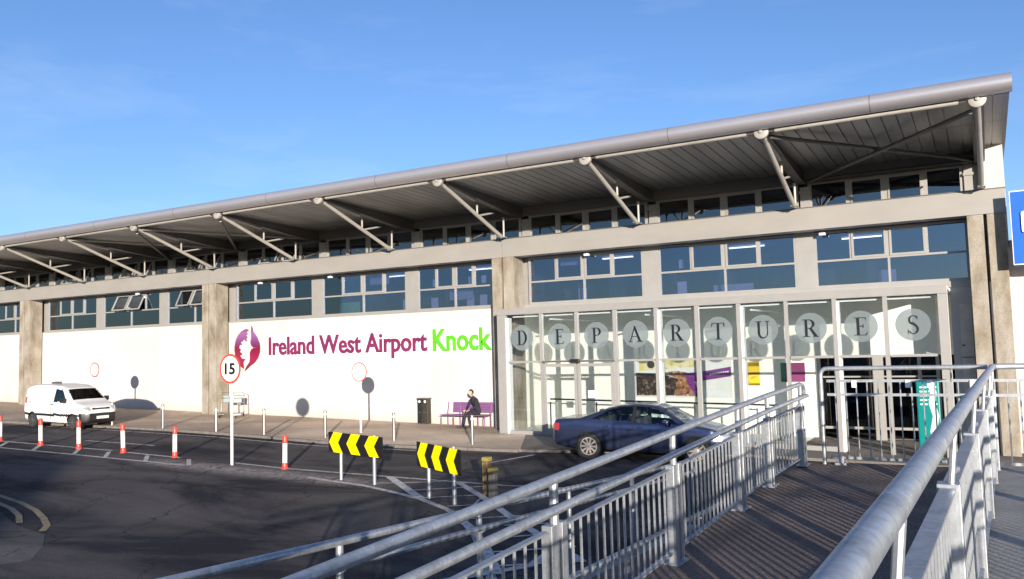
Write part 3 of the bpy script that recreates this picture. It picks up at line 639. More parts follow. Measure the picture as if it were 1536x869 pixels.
b.build('transom', FRAME, scr)
for a, c in zip(segs, segs[1:]):
    if a in (MX[0], MX[1]) or a in MX[7:]: continue
    b = MB(); b.box(a+.075, c-.075, SY-.01, SY+.09, gz(a)-.05, gz(a)+.11); b.build('bottom_rail', FRAME, scr)
for i, (a, c) in enumerate(zip(segs, segs[1:])):
    b = MB(); b.box(a+.06, c-.06, SY+.03, SY+.036, 2.70, 4.31)
    if i not in (1, 2, 7, 8, 9): b.box(a+.06, c-.06, SY+.03, SY+.036, gz(a)+.10, 2.65)
    b.build('pane', GLASS_SC, scr)
# sliding doors
for a, c in ((MX[0]+.07, MX[1]-.01), (MX[1]+.02, MX[2]-.07)):
    b = MB(); y = SY-.06; z0 = gz(a)+.02; sash(b, a, c, z0, 2.60, y, .10, .05); b.box(a+.1, c-.1, y+.005, y+.045, z0+.1, z0+.22)
    d = b.build('sliding_door', FRAME, B)
    g = MB(); g.box(a+.09, c-.09, y+.02, y+.026, z0+.2, 2.52); g.build('pane', GLASS_SC, d)
b = MB(); b.box(MX[0]+.08, MX[2]-.02, SY-.13, SY-.03, 2.642, 2.70); b.build('door_track', DARKP, B)
b = MB(); b.cbox(-12.05, -11.72, SY-.24, SY-.135, 2.62, 2.75, .02); b.build('door_sensor', BLACK, B)
# letters ------------------------------------------------------------
def serif_letter(ch, b, o, h, w=1.0):
    o = Vector(o); ux = Vector((h*w, 0, 0)); uz = Vector((0, 0, h)); D = [.012]
    def P(poly): b.prism(poly, o, ux, uz, D[0]); D[0] += .0006
    def R(x0, x1, z0, z1): P([(x0, z0), (x1, z0), (x1, z1), (x0, z1)])
    def S(out, inn):
        b.strip(out, inn, o, ux, uz, D[0]); D[0] += .0006
    sf = .04
    def foot(x0, x1, z=0): R(x0, x1, z, z+sf) if z < .5 else R(x0, x1, z-sf, z)
    if ch == 'D':
        R(.12, .26, sf, 1-sf); foot(0, .38); foot(0, .38, 1); S(arc(.34, .5, .44, .5, 90, -90), arc(.34, .5, .29, .455, 90, -90))
    elif ch in 'PR':
        R(.12, .26, sf, 1-sf); foot(0, .38); foot(0, .36, 1); S(arc(.34, .735, .32, .265, 90, -90), arc(.34, .735, .18, .22, 90, -90)); R(.26, .345, .47, .515)
        if ch == 'R': P([(.34, .49), (.50, .49), (.80, .04), (.62, .04)]); foot(.56, .88)
    elif ch == 'E':
        R(.12, .26, sf, 1-sf); foot(0, .62); R(0, .60, 1-sf, 1); R(.26, .46, .49, .535)
        P([(.56, .96), (.60, .96), (.62, .80)]); P([(.56, .04), (.62, .04), (.68, .22)]); P([(.44, .42), (.475, .42), (.475, .61), (.44, .61)])
    elif ch == 'A':
        P([(.10, .03), (.155, .03), (.45, .90), (.42, .98)]); P([(.40, 1.02), (.47, 1.02), (.86, .03), (.70, .03), (.395, .86)]); R(.22, .62, .32, .365); foot(0, .26); foot(.58, .96)
    elif ch == 'T':
        R(.33, .47, sf, 1-sf); foot(.2, .6); R(.02, .78, 1-sf, 1); P([(.0, .78), (.04, .78), (.08, .96), (.02, .96)]); P([(.76, .78), (.80, .78), (.78, .96), (.72, .96)])
    elif ch == 'U':
        R(.12, .25, .3, 1-sf); R(.66, .71, .3, 1-sf); foot(0, .37, 1); foot(.56, .82, 1); S(arc(.415, .32, .295, .34, 180, 360), arc(.455, .32, .205, .27, 180, 360))
    elif ch == 'S':
        S(arc(.32, .75, .24, .26, 30, 262), arc(.335, .76, .155, .205, 30, 262)); S(arc(.32, .265, .26, .275, 88, -152), arc(.30, .255, .165, .215, 88, -152))
        P([(.20, .60), (.28, .66), (.48, .50), (.46, .38), (.38, .42)]); P([(.50, .78), (.535, .78), (.535, .98), (.51, .98)]); P([(.05, .03), (.085, .03), (.085, .24), (.05, .24)])
LX = [-13.95, -12.52, -11.18, -9.83, -8.47, -7.18, -5.86, -4.52, -3.19, -1.89]
for i, ch in enumerate('DEPARTURES'):
    x = LX[i]; zc = 3.50 + .04*math.sin(i)*0
    b = MB(); b.prism(disc(.435, 36), (x, SY+.026, zc), (1, 0, 0), (0, 0, 1), .006); b.build('letter_disc', FROST, scr)
    b = MB(); h = .50; wl = {'D': .78, 'E': .66, 'P': .66, 'A': .96, 'R': .86, 'T': .8, 'U': .82, 'S': .58}[ch]
    serif_letter(ch, b, (x-wl*h*.5, SY+.018, zc-h*.5), h); b.build('letter', LETTER, scr)

# lobby interior -----------------------------------------------------
IY = 2.3
b = MB(); b.box(-15.0, -4.96, IY, IY+.15, gz(-15)-.6, 4.42); b.box(-4.96, -1.0, IY, IY+.15, 2.62, 4.42)
b.box(-15.1, -15.0, 1.0, IY+.15, gz(-15)-.6, 4.42); b.box(-1.0, -.9, .87, IY+4, -.4, 4.42); b.build('lobby_wall', CREAM, B)
b = MB(); b.box(-15.0, -1.0, .705, IY, 4.44, 4.52); b.build('lobby_ceiling', mat('ceiling_white', (.78, .80, .82), .8, 0, .02), B)
b = MB(); b.add([(-14.9, SY+.12, gz(-14.9)+.012), (-5.1, SY+.12, gz(-5.1)+.012), (-5.1, IY, gz(-5.1)+.012), (-14.9, IY, gz(-14.9)+.012)], [(0,1,2,3)]); b.build('lobby_floor', mat('light_tiles', (.58, .57, .53), .5, 0, .08, 2), B)
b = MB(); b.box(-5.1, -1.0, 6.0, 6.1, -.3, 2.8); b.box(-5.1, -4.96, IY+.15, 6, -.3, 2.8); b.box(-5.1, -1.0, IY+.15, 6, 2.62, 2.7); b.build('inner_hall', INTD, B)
b = MB(); b.box(-5.1, -1.0, IY+.151, 6, .02, .06); b.build('inner_hall_floor', mat('hall_floor', (.10, .09, .08), .4), B)
b = MB()
for x in (-4.9, -4.35, -3.15, -2.0, -1.5): b.box(x-.05, x+.05, IY-.02, IY+.08, gz(x), 2.61)
b.box(-3.32, -3.0, IY-.04, IY-.022, gz(-3), 2.61); b.box(-4.85, -1.5, IY-.01, IY+.06, gz(-3)+.32, gz(-3)+.40); b.box(-4.85, -1.5, IY-.012, IY+.06, 1.95, 2.0)
b.build('inner_doorway', FRAME, B)
g = MB(); g.box(-4.85, -1.45, IY+.03, IY+.036, gz(-3)+.4, 2.6); g.build('inner_door_glass', glassmat('inner_glass', (.25, .30, .36), .8, 0, .02), B)
b = MB()
for x in (-12.9, -9.5, -6.2): b.tube([(x, -.9, 4.1), (x+.3, 2.25, 4.1)], .03, 8)
b.box(-14.4, -1.3, SY+.2, SY+.24, 4.21, 4.25); b.build('lobby_beam', SIGNW, B)

# ------------------------------------------------------------------ lobby things
def board(name, x0, x1, z0, z1, y, label, cat):
    return thing(name, ((x0+x1)/2, y, z0), label, cat)
# mural
def mosaic(name, cols, sc):
    m, nt, out = nodes(name); b = N(nt, 'ShaderNodeBsdfPrincipled', Roughness=0.5)
    P = coords(nt); v = N(nt, 'ShaderNodeTexVoronoi', Scale=sc); L(nt, P, v.inputs['Vector']); w_ = N(nt, 'ShaderNodeRGBToBW'); L(nt, v.outputs['Color'], w_.inputs[0])
    r_ = ramp(nt, w_.outputs[0], [(0.15+.7*i/(len(cols)-1), c) for i, c in enumerate(cols)]); L(nt, r_.outputs[0], b.inputs['Base Color']); L(nt, b.outputs[0], out.inputs[0]); return m
mu = board('wall_mural', -11.15, -7.6, 1.36, 2.62, IY, 'wide colourful photo mural with a purple banner on the cream lobby wall behind the glass', 'mural')
def quadp(name, m, poly, y, par, t=.004):
    b = MB(); b.prism(poly, (0, y, 0), (1, 0, 0), (0, 0, 1), t); return b.build(name, m, par)
quadp('backing', mat('mural_sky', (.66, .68, .66), .5, 0, .06, 2), [(-11.15, 1.30), (-7.7, 1.30), (-7.7, 2.60), (-11.15, 2.60)], IY-.02, mu, .015)
quadp('sky_area', mosaic('mural_yellow', [(.62, .60, .40), (.60, .52, .12), (.66, .64, .5), (.5, .4, .08)], 5), [(-11.0, 2.22), (-9.0, 2.34), (-8.6, 2.60), (-11.0, 2.60)], IY-.032, mu)
quadp('crowd_area', mosaic('mural_dark', [(.01, .008, .008), (.03, .02, .015), (.07, .04, .03), (.02, .015, .01), (.20, .16, .12)], 14), [(-11.12, 1.36), (-9.75, 1.36), (-9.6, 1.95), (-10.2, 2.12), (-11.12, 2.16)], IY-.040, mu)
quadp('hill_area', mosaic('mural_brown', [(.05, .025, .015), (.30, .12, .05), (.42, .20, .08), (.12, .06, .03), (.5, .35, .2)], 12), [(-9.74, 1.36), (-8.95, 1.34), (-9.2, 1.80), (-9.0, 2.10), (-9.6, 2.22), (-10.15, 2.16), (-9.6, 1.96)], IY-.044, mu)
quadp('banner', mat('mural_purple', (.16, .03, .20), .5, 0, .1, 5), [(-9.25, 1.78), (-8.93, 1.32), (-8.80, 1.34), (-9.0, 1.84), (-8.5, 1.90), (-7.72, 2.02), (-7.72, 2.34), (-8.6, 2.20), (-9.3, 2.12)], IY-.048, mu)
quadp('flower', mat('mural_flower', (.04, .035, .02), .5, 0, .3, 9), disc(.14, 12, -10.55, 2.45), IY-.052, mu)
b = MB(); 
for i in range(9): b.box(-8.45+i*.075, -8.40+i*.075, IY-.056, IY-.049, 2.06+i*.010, 2.12+i*.010)
b.build('lettering', SIGNW, mu)
po = board('poster', -7.15, -6.77, 1.67, 2.5, IY, 'narrow yellow and orange poster on the cream lobby wall', 'poster')
quadp('sheet', mat('poster_yellow', (.75, .52, .02), .5, 0, .05, 3), [(-7.15, 1.70), (-6.77, 1.70), (-6.77, 2.49), (-7.15, 2.49)], IY-.02, po, .012)
quadp('header', mat('poster_red', (.65, .12, .02), .5), [(-7.14, 2.34), (-6.78, 2.34), (-6.78, 2.47), (-7.14, 2.47)], IY-.028, po)
quadp('stripe', mat('poster_green', (.12, .2, .05), .5), [(-7.14, 2.08), (-6.78, 2.08), (-6.78, 2.13), (-7.14, 2.13)], IY-.028, po)
quadp('swoosh', mat('poster_orange', (.7, .2, .02), .5), [(-7.08, 1.92), (-6.9, 1.98), (-6.86, 2.03), (-7.03, 1.99)], IY-.030, po)
quadp('footer', mat('poster_brown', (.15, .11, .03), .5), [(-7.14, 1.71), (-6.78, 1.71), (-6.78, 1.78), (-7.14, 1.78)], IY-.028, po)
no = board('notice_board', -6.09, -5.34, 1.84, 2.43, IY, 'purple information board with a green edge on the lobby wall', 'notice board')
quadp('board', mat('notice_purple', (.17, .03, .11), .5, 0, .1, 5), [(-5.95, 1.82), (-5.33, 1.82), (-5.33, 2.44), (-5.95, 2.44)], IY-.02, no, .012)
quadp('edge_strip', mat('notice_green', (.03, .18, .03), .5), [(-6.09, 1.82), (-5.952, 1.82), (-5.952, 2.44), (-6.09, 2.44)], IY-.02, no, .012)
b = MB()
for i in range(5):
    for j in range(9):
        if (i*7+j*3) % 5: b.box(-5.88+j*.058, -5.84+j*.058, IY-.026, IY-.021, 1.95+i*.09, 1.965+i*.09)
b.build('lettering', mat('notice_text', (.45, .28, .4), .5), no)
# barrier rail and low cupboards behind the screen
br = thing('queue_barrier', (-10, 1.2, gz(-10)), 'black topped waist-high barrier rail standing inside the lobby behind the glass', 'barrier')
b = MB(); b.tube([(-13.9, .9, 1.30), (-5.9, .9, 1.16)], .03, 10); b.build('rail', BLACK, br, smooth=True)
for x in (-13.9, -12.1, -10.2, -8.6, -7.1, -5.9):
    b = MB(); b.tube([(x, .9, gz(x)), (x, .9, 1.20)], .028, 8); b.lathe([(.13, 0), (.13, .02), (.03, .04)], (x, .9, gz(x))); b.build('post', BLACK, br, smooth=True)
for (x, z) in ((-10.9, 1.08),):
    nt_ = thing('door_notice', (-11.35, SY-.07, 1.55), 'small square white paper notice stuck on the sliding glass door', 'notice')
    b = MB(); b.box(-11.50, -11.22, SY-.072, SY-.066, 1.48, 1.72); b.build('paper', SIGNW, nt_)
# teal totem
tt = thing('information_totem', (-1.6, -1.35, gz(-1.6)), 'upright teal information totem with white writing beside the dark doorway', 'totem sign')
b = MB(); b.cbox(-1.88, -1.34, -1.42, -1.24, gz(-1.6), 2.0, .03); b.build('body', TEAL, tt)
b = MB()
for i in range(5):
    z = 1.82-i*.11; b.cbox(-1.80, -1.63, -1.427, -1.421, z, z+.045, .002); b.cbox(-1.60, -1.40-.02*(i % 2), -1.427, -1.421, z+.008, z+.05, .002)
pts = [(-1.62, 1.98), (-1.55, 1.7), (-1.60, 1.42), (-1.52, 1.1), (-1.60, .7), (-1.55, .12)]
for p, q in zip(pts, pts[1:]): b.prism([(p[0], p[1]), (q[0], q[1]), (q[0]+.15, q[1]), (p[0]+.15, p[1])], (0, -1.4245, 0), (1, 0, 0), (0, 0, 1), .003)
b.build('lettering', mat('totem_white', (.55, .68, .62), .5), tt)

# ------------------------------------------------------------------ airport name sign on the wall
WY = .75
ns = thing('airport_name_sign', (-23, WY, 2.4), 'large purple and green airport name lettering with a leaf emblem on the white wall', 'wall sign')
b = MB(); b.box(-27.95, -16.4, WY-.03, WY-.002, 2.82, 4.12); b.build('backing_panel', mat('sign_backing', (.74, .73, .71), .7, 0, .02, 1), ns)
text_mesh('Ireland West Airport', 'lettering', LOGO1, ns, -27.71, -19.13, 3.16, .80, WY-.032, .05, bold=.020)
text_mesh('Knock', 'lettering', GREENS, ns, -18.86, -16.20, 3.15, .86, WY-.032, .05, bold=.024)
# leaf emblem: two curved halves with toothed inner edges
cx, cz = -29.03, 3.52
o = (cx, WY-.004, cz)
outL = arc(0, .05, .93, .93, 100, 215, 16)
left_up = [(-.16, .96), (-.42, .86), (-.66, .66), (-.82, .40), (-.90, .10), (-.62, .06), (-.55, .16), (-.42, .12), (-.52, .28), (-.36, .32), (-.30, .46), (-.18, .34), (-.10, .30), (-.14, .46), (-.04, .52), (-.16, .62), (-.02, .70), (-.14, .78), (.02, .86), (-.02, .94)]
left_dn = [(-.90, .09), (-.91, -.15), (-.86, -.42), (-.74, -.70), (-.50, -1.0), (-.30, -1.12), (-.34, -.78), (-.20, -.62), (-.44, -.58), (-.56, -.44), (-.40, -.36), (-.58, -.22), (-.50, -.12), (-.62, -.04), (-.60, .055)]
right_up = [(.24, 1.10), (.34, .80), (.58, .52), (.74, .20), (.78, .0), (.34, -.02), (.22, .08), (.16, .26), (.22, .46), (.20, .80)]
right_dn = [(.78, -.01), (.76, -.28), (.64, -.58), (.42, -.82), (.14, -.98), (-.10, -1.16), (-.24, -1.24), (-.10, -1.0), (.10, -.78), (.14, -.52), (.12, -.30), (.22, -.12), (.38, -.04)]
for poly, m_ in ((left_up, LOGO3), (left_dn, LOGO2), (right_up, LOGO3), (right_dn, LOGO2)):
    b = MB(); b.prism([(p[0]*.95, p[1]*.86) for p in poly], o, (1, 0, 0), (0, 0, 1), .05); b.build('emblem', EMBLEM, ns)

# small white low building at far right
lb = thing('side_wing', (4, .8, gz(4)), 'low white rendered wing beyond the right end of the terminal', 'building')
b = MB(); b.box(.503, 9, .80, 14, gz(4)-.6, 5.6); b.build('wall', WHITE, lb)
b = MB(); b.box(.505, 9.1, .70, 14.1, 5.602, 5.75); b.build('parapet_capping', FRAME, lb)

# ------------------------------------------------------------------ blue sign
bs = thing('road_sign', (1.7, -.45, rz(1.7)), 'large blue direction sign with a white border cut by the right edge', 'sign')
b = MB(); b.cbox(.535, 3.1, -.50, -.47, 4.965, 6.92, .01); b.build('border_plate', SIGNW, bs)
b = MB(); b.box(.565, 3.07, -.512, -.502, 4.995, 6.89); b.build('face', BLUES, bs)
b = MB(); b.cbox(.775, 1.5, -.522, -.513, 5.80, 6.36, .05); b.build('symbol', SIGNW, bs)
for x in (1.1, 2.6):
    b = MB(); b.tube([(x, -.42, rz(1.2)), (x, -.42, 6.8)], .05, 12); b.build('pole', GALV, bs, smooth=True)
# ------------------------------------------------------------------ steel bollards
def bollard():
    r = thing('bollard', (0, 0, 0), 'x', 'bollard', 'stainless steel bollards along the kerb')
    b = MB(); b.lathe([(.085, 0), (.085, .012), (.052, .02), (.052, .74)], n=18); b.build('tube', STEEL, r, smooth=True)
    b = MB(); b.lathe([(.047, .741), (.047, .80)], n=18); b.build('reflective_band', SIGNW, r, smooth=True)
    b = MB(); b.lathe([(.054, .801), (.054, .875), (.045, .888), (.02, .894)], n=18); b.build('cap', STEEL, r, smooth=True)
    return r
bl = [(-14.15, -3.95, 'steel bollard on the pavement in front of the purple bench and seated person'),
      (-16.92, -4.3, 'steel bollard on the pavement in front of the black litter bin'),
      (-19.62, -4.55, 'steel bollard on the pavement just left of the tall blank round sign'),
      (-22.18, -4.84, 'steel bollard under the first letters of the airport name'),
      (-24.53, -4.9, 'steel bollard in front of the luggage trolleys by the concrete column'),
      (-27.4, -4.95, 'steel bollard on the kerb between the white van and the speed limit sign'),
      (-30.39, -5.0, 'steel bollard close in front of the white van'),
      (-38.6, -5.6, 'steel bollard behind the white van at the far left')]
b0 = bollard()
for i, (x, y, lab) in enumerate(bl):
    loc = (x, y, gz(x))
    if i == 0: b0.location = loc; b0['label'] = lab; OFF[b0.name] = Vector(loc)
    else: copy_tree(b0, loc, lab)

# red and white flexible posts
def rwpost():
    r = thing('marker_post', (0, 0, 0), 'x', 'marker post', 'red and white plastic marker posts along the lane line')
    b = MB(); b.lathe([(.095, 0), (.09, .03), (.072, .05), (.070, .15), (.066, .16)], n=18); b.build('foot', REDP, r, smooth=True)
    b = MB(); b.lathe([(.062, .155), (.062, .66)], n=18); b.build('sleeve', WHP, r, smooth=True)
    b = MB(); b.lathe([(.064, .661), (.066, .70), (.066, .84), (.05, .872), (.02, .88)], n=18); b.build('top', REDP, r, smooth=True)
    return r
rw = [(-29.57, -9.72, 'red and white marker post at the far left edge of the photo'),
      (-27.06, -9.8, 'red and white marker post in front of the rear wheel of the white van'),
      (-25.14, -9.72, 'red and white marker post in front of the van number plate'),
      (-22.93, -9.72, 'red and white marker post just right of the white van'),
      (-20.62, -9.70, 'red and white marker post left of the speed limit sign pole'),
      (-16.13, -9.86, 'red and white marker post alone between the speed limit sign and the yellow chevron board')]
r0 = rwpost()
for i, (x, y, lab) in enumerate(rw):
    loc = (x, y, rz(x))
    if i == 0: r0.location = loc; r0['label'] = lab; OFF[r0.name] = Vector(loc)
    else: c = copy_tree(r0, loc, lab); c.rotation_euler = (random.uniform(-.03, .03), random.uniform(-.03, .03), i)

# round signs ---------------------------------------------------------
def round_sign(x, y, z0, zc, R, label, face, name, ring=.075, yaw=0.0):
    s = thing(name, (x, y, z0), label, 'road sign')
    b = MB(); b.tube([(x, y+.05, z0), (x, y+.05, zc+R*.7)], .038, 12); b.build('pole', WHP, s, smooth=True)
    c, sn = math.cos(yaw), math.sin(yaw); ux = (c, sn, 0)
    b = MB(); b.prism(disc(R, 40), (x, y, zc), ux, (0, 0, 1), .012); p = b.build('plate', SIGNR, s)
    b = MB(); b.prism(disc(R-ring, 40), (x+sn*.003, y-.003*c, zc), ux, (0, 0, 1), .012); b.build('face', SIGNW, s)
    return s
s15 = round_sign(-17.95, -10.03, rz(-17.95), 2.80, .40, 'round red ringed speed limit sign reading 15 on a tall pole', 'w', 'speed_limit_sign', .058, -.0)
t = text_mesh('15', 'numerals', SIGNK, s15, -17.95-.20, -17.95+.20, 2.80-.14, .30, -10.03-.018, .004, bold=.035)
b = MB()
for i in range(7): b.box(-18.06+i*.032, -18.042+i*.032, -10.052, -10.045, 2.575, 2.60)
b.build('small_print', mat('small_print_grey', (.3, .3, .3), .5), s15)
round_sign(-19.5, -2.92, gz(-19.5), 2.46, .34, 'round white sign with a thin red ring standing in front of the airport name wall', 'w', 'round_sign', .035)
s3 = round_sign(-34.08, -3.33, gz(-34.08), 2.70, .32, 'faded round red ringed sign behind the white van', 'w', 'round_sign', .05)
b = MB(); b.box(-34.26, -33.9, -3.354, -3.346, 2.62, 2.68); b.box(-34.2, -33.96, -3.354, -3.346, 2.78, 2.81); b.build('symbol', mat('faded_red', (.6, .3, .28), .5), s3)

# chevron boards -------------------------------------------------------
def chevron(A, Bp, x_out, zlo, zhi, label, tilt):
    A = Vector(A); Bp = Vector(Bp); d = (Bp-A).normalized(); n = d.cross(Vector((0, 0, 1))).normalized()   # faces the viewer
    base = thing('chevron_board', ((A+Bp)/2), label, 'chevron sign', 'yellow and black chevron boards on the bend')
    c0 = A - d*x_out; W = (Bp-A).length + 2*x_out - .02; H = zhi-zlo
    up = Vector((0, 0, 1))
    def o(k): return Vector((c0.x, c0.y, 0)) + n*k + up*zlo
    slope = tilt
    dx = d.copy(); dx.z = slope; 
    pl = [(0, 0), (W, 0), (W, H), (0, H)]
    b = MB(); b.prism(pl, o(.05), dx, up, .02); b.build('board', SIGNK, base)
    pitch = W/3.0; b = MB()
    for i in range(3):
        x = i*pitch + .03; w = pitch*.50; a = pitch*.26
        b.prism([(x+a, 0.0), (x+a+w, 0.0), (x+w, H/2), (x, H/2)], o(.0725), dx, up, .004)
        b.prism([(x, H/2), (x+w, H/2), (x+a+w, H), (x+a, H)], o(.0725), dx, up, .0035)
    b.build('chevron', YEL, base)
    for P_ in (A, Bp):
        b = MB(); b.tube([P_ + n*.0, Vector((P_.x, P_.y, zhi-.03))], .042, 12); b.build('post', GALV, base, smooth=True)
chevron((-13.664, -10.487, rz(-13.66)), (-12.538, -10.632, rz(-12.54)), .36, .80, 1.27, 'yellow and black chevron board nearer the speed limit sign, left of the two', -.03)
chevron((-10.432, -11.438, rz(-10.4)), (-9.61, -11.723, rz(-9.6)), .33, .74, 1.24, 'yellow and black chevron board nearer the silver railing, right of the two', -.045)
# short posts with yellow tops
for (x, y, h, m_, lab, nm) in ((-9.62, -10.45, .78, WOODP, 'short brown timber post with yellow bands beside the right chevron board', 'timber_post'), (-9.25, -10.82, .62, DARKP, 'short dark steel post with a yellow top beside the brown timber post', 'steel_post')):
    s = thing(nm, (x, y, rz(x)), lab, 'post'); z = rz(x)
    b = MB(); b.cbox(x-.075, x+.075, y-.075, y+.075, z, z+h-.09, .01); b.build('shaft', m_, s)
    b = MB(); b.cbox(x-.085, x+.085, y-.085, y+.085, z+h-.088, z+h, .012)
    if m_ is WOODP:
        b.box(x-.065, x-.05, y-.079, y-.0755, z+.1, z+h-.1); b.box(x+.04, x+.05, y-.079, y-.0755, z+.1, z+h-.1)
    b.build('yellow_cap', YOLD, s)

# ------------------------------------------------------------------ bench, bin, trolleys
bx0, bx1 = -18.15, -16.12; zb0 = gz(-17.1)
be = thing('bench', ((bx0+bx1)/2, .3, zb0), 'purple metal bench with a backrest against the white wall', 'bench')
b = MB()
for i in range(5): b.cbox(bx0, bx1, .02+i*.095, .105+i*.095, zb0+.43, zb0+.455, .006)
b.build('seat', PURPLE, be)
b = MB()
for i in range(4): b.cbox(bx0+.28, bx1+.02, .53+i*.012, .555+i*.012, zb0+.52+i*.095, zb0+.607+i*.095, .006)
b.build('backrest', PURPLE, be)
for x in (bx0+.06, bx0+.62, bx1-.62, bx1-.06):
    b = MB(); b.tube([(x, .06, zb0), (x, .05, zb0+.36), (x, .10, zb0+.425), (x, .46, zb0+.425)], .02, 8); b.tube([(x, .50, zb0), (x, .50, zb0+.5), (x, .60, zb0+.9)], .02, 8); b.build('leg', PURPLE, be, smooth=True)
bi = thing('litter_bin', (-19.2, .42, gz(-19.2)), 'black double litter bin with two round white labels against the white wall', 'bin')
zb = gz(-19.2)
b = MB(); b.cbox(-19.47, -19.225, .42, .66, zb+.02, zb+.95, .02); b.build('cabinet', BLACK, bi)
b = MB(); b.cbox(-19.215, -18.97, .42, .66, zb+.02, zb+.95, .02); b.build('cabinet', mat('bin_brown', (.035, .03, .022), .5), bi)
b = MB(); b.cbox(-19.49, -18.95, .40, .68, zb+.952, zb+1.0, .012); b.box(-19.45, -18.98, .44, .66, zb, zb+.018); b.build('lid', DARKP, bi)
b = MB(); b.prism(disc(.05, 16), (-19.35, .416, zb+.86), (1, 0, 0), (0, 0, 1), .005); b.prism(disc(.05, 16), (-19.09, .416, zb+.86), (1, 0, 0), (0, 0, 1), .005); b.build('round_label', SIGNW, bi)
b = MB(); b.box(-19.42, -19.28, .405, .419, zb+.44, zb+.46); b.box(-19.16, -19.02, .405, .419, zb+.44, zb+.46); b.build('handle', STEEL, bi)
def trolley(x, y, rz_, label):
    t = thing('luggage_trolley', (x, y, gz(x)), label, 'luggage trolley', 'luggage trolleys parked by the column', (0, 0, rz_))
    def bd(b, n, m_, sm=False): return b.build(n, m_, t, smooth=sm, local=True)
    b = MB(); b.tube([(-.26, .42, .12), (-.26, .5, .95), (-.26, .55, 1.02), (.26, .55, 1.02), (.26, .5, .95), (.26, .42, .12)], .018, 8)
    b.tube([(-.26, .42, .2), (-.2, -.5, .14), (.2, -.5, .14), (.26, .42, .2)], .018, 8); b.tube([(-.26, .46, .6), (.26, .46, .6)], .012, 8); bd(b, 'frame', STEEL, True)
    b = MB(); b.cbox(-.17, .17, .44, .46, .60, .90, .01); bd(b, 'advert_panel', CASEM)
    b = MB()
    for i in range(6): b.bar((-.17+i*.068, -.48, .145), (-.2+i*.08, .42, .2), .02, .012)
    bd(b, 'platform', STEEL)
    b = MB(); b.tube([(-.2, .58, .82), (-.2, .36, .80), (.2, .36, .80), (.2, .58, .82)], .012, 8); bd(b, 'basket', STEEL, True)
    for wx, wy in ((-.24, .42), (.24, .42), (0, -.46)):
        b = MB(); b.lathe([(.03, -.02), (.075, -.018), (.075, .018), (.03, .02)], (wx, wy, .075), (1, 0, 0), 14); bd(b, 'wheel', RUBBER, True)
    return t
trolley(-28.95, -.75, .5, 'luggage trolley nearer the concrete column, behind the speed limit sign pole')
trolley(-28.35, -.55, .75, 'luggage trolley on the emblem side, standing a little right of its twin')

# ------------------------------------------------------------------ person
def skin_obj(name, verts, edges_, radii, m_, parent, sub=2, root=0):
    me = bpy.data.meshes.new(name); me.from_pydata(verts, edges_, []); o = bpy.data.objects.new(name, me); COL.objects.link(o)
    md = o.modifiers.new('skin', 'SKIN')
    for i, sv in enumerate(me.skin_vertices[0].data):
        r_ = radii[i]; sv.radius = r_ if isinstance(r_, tuple) else (r_, r_); sv.use_root = (i == root)
    if sub: s_ = o.modifiers.new('sub', 'SUBSURF'); s_.levels = sub; s_.render_levels = sub
    bpy.context.view_layer.update()
    m2 = bpy.data.meshes.new_from_object(o.evaluated_get(bpy.context.evaluated_depsgraph_get()))
    bpy.data.objects.remove(o)
    m2.materials.clear(); m2.materials.append(m_)
    for p in m2.polygons: p.use_smooth = True
    o2 = bpy.data.objects.new(name, m2); COL.objects.link(o2)
    if parent: o2.parent = parent; OFF[o2.name] = Vector((0, 0, 0))
    return o2
def join_meshes(name, objs, parent):
    bm = bmesh.new(); mats = []
    for o in objs:
        tmp = o.data
        base = len(mats)
        for m_ in tmp.materials: mats.append(m_)
        bm2 = bmesh.new(); bm2.from_mesh(tmp)
        for f in bm2.faces: f.material_index += base
        t_ = bpy.data.meshes.new('t'); bm2.to_mesh(t_); bm2.free(); bm.from_mesh(t_)
    me = bpy.data.meshes.new(name); bm.to_mesh(me); bm.free()
    for m_ in mats: me.materials.append(m_)
    for o in objs: bpy.data.objects.remove(o)
    o = bpy.data.objects.new(name, me); COL.objects.link(o); o.parent = parent; OFF[o.name] = Vector((0, 0, 0)); return o
px, py, pz = -16.72, .36, gz(-16.7)
pe = thing('person', (px, py, pz), 'person with short dark hair in dark clothes sitting forward on the purple bench', 'person')
pe.rotation_euler = (0, 0, -.35)
V = [(0, .05, .55), (0, .05, .70), (0, -.02, .88), (0, -.08, 1.02), (0, -.13, 1.10), (0, -.20, 1.17),        # 0..5 pelvis..neck
     (.10, .02, .53), (.13, -.40, .52), (.15, -.34, .10), (.16, -.40, .055), (.17, -.55, .035),               # right leg
     (-.10, .02, .53), (-.12, -.42, .53), (-.10, -.52, .12), (-.10, -.60, .06), (-.10, -.74, .04),            # left leg
     (.18, -.12, 1.00), (.23, -.18, .76), (.13, -.40, .66),                                                   # arm
     (-.18, -.12, 1.00), (-.23, -.20, .76), (-.10, -.42, .66)]
Ed = [(0,1),(1,2),(2,3),(3,4),(4,5),(0,6),(6,7),(7,8),(8,9),(9,10),(0,11),(11,12),(12,13),(13,14),(14,15),(3,16),(16,17),(17,18),(3,19),(19,20),(20,21)]
Rr = [(.15,.12),(.14,.11),(.165,.115),(.13,.09),(.06,.06),(.052,.055),(.10,.09),(.07,.07),(.045,.05),(.045,.05),(.035,.03),(.10,.09),(.07,.07),(.045,.05),(.045,.05),(.035,.03),(.065,.065),(.05,.05),(.033,.033),(.065,.065),(.05,.05),(.033,.033)]
body = skin_obj('body', V, Ed, Rr, CLOTH, pe)
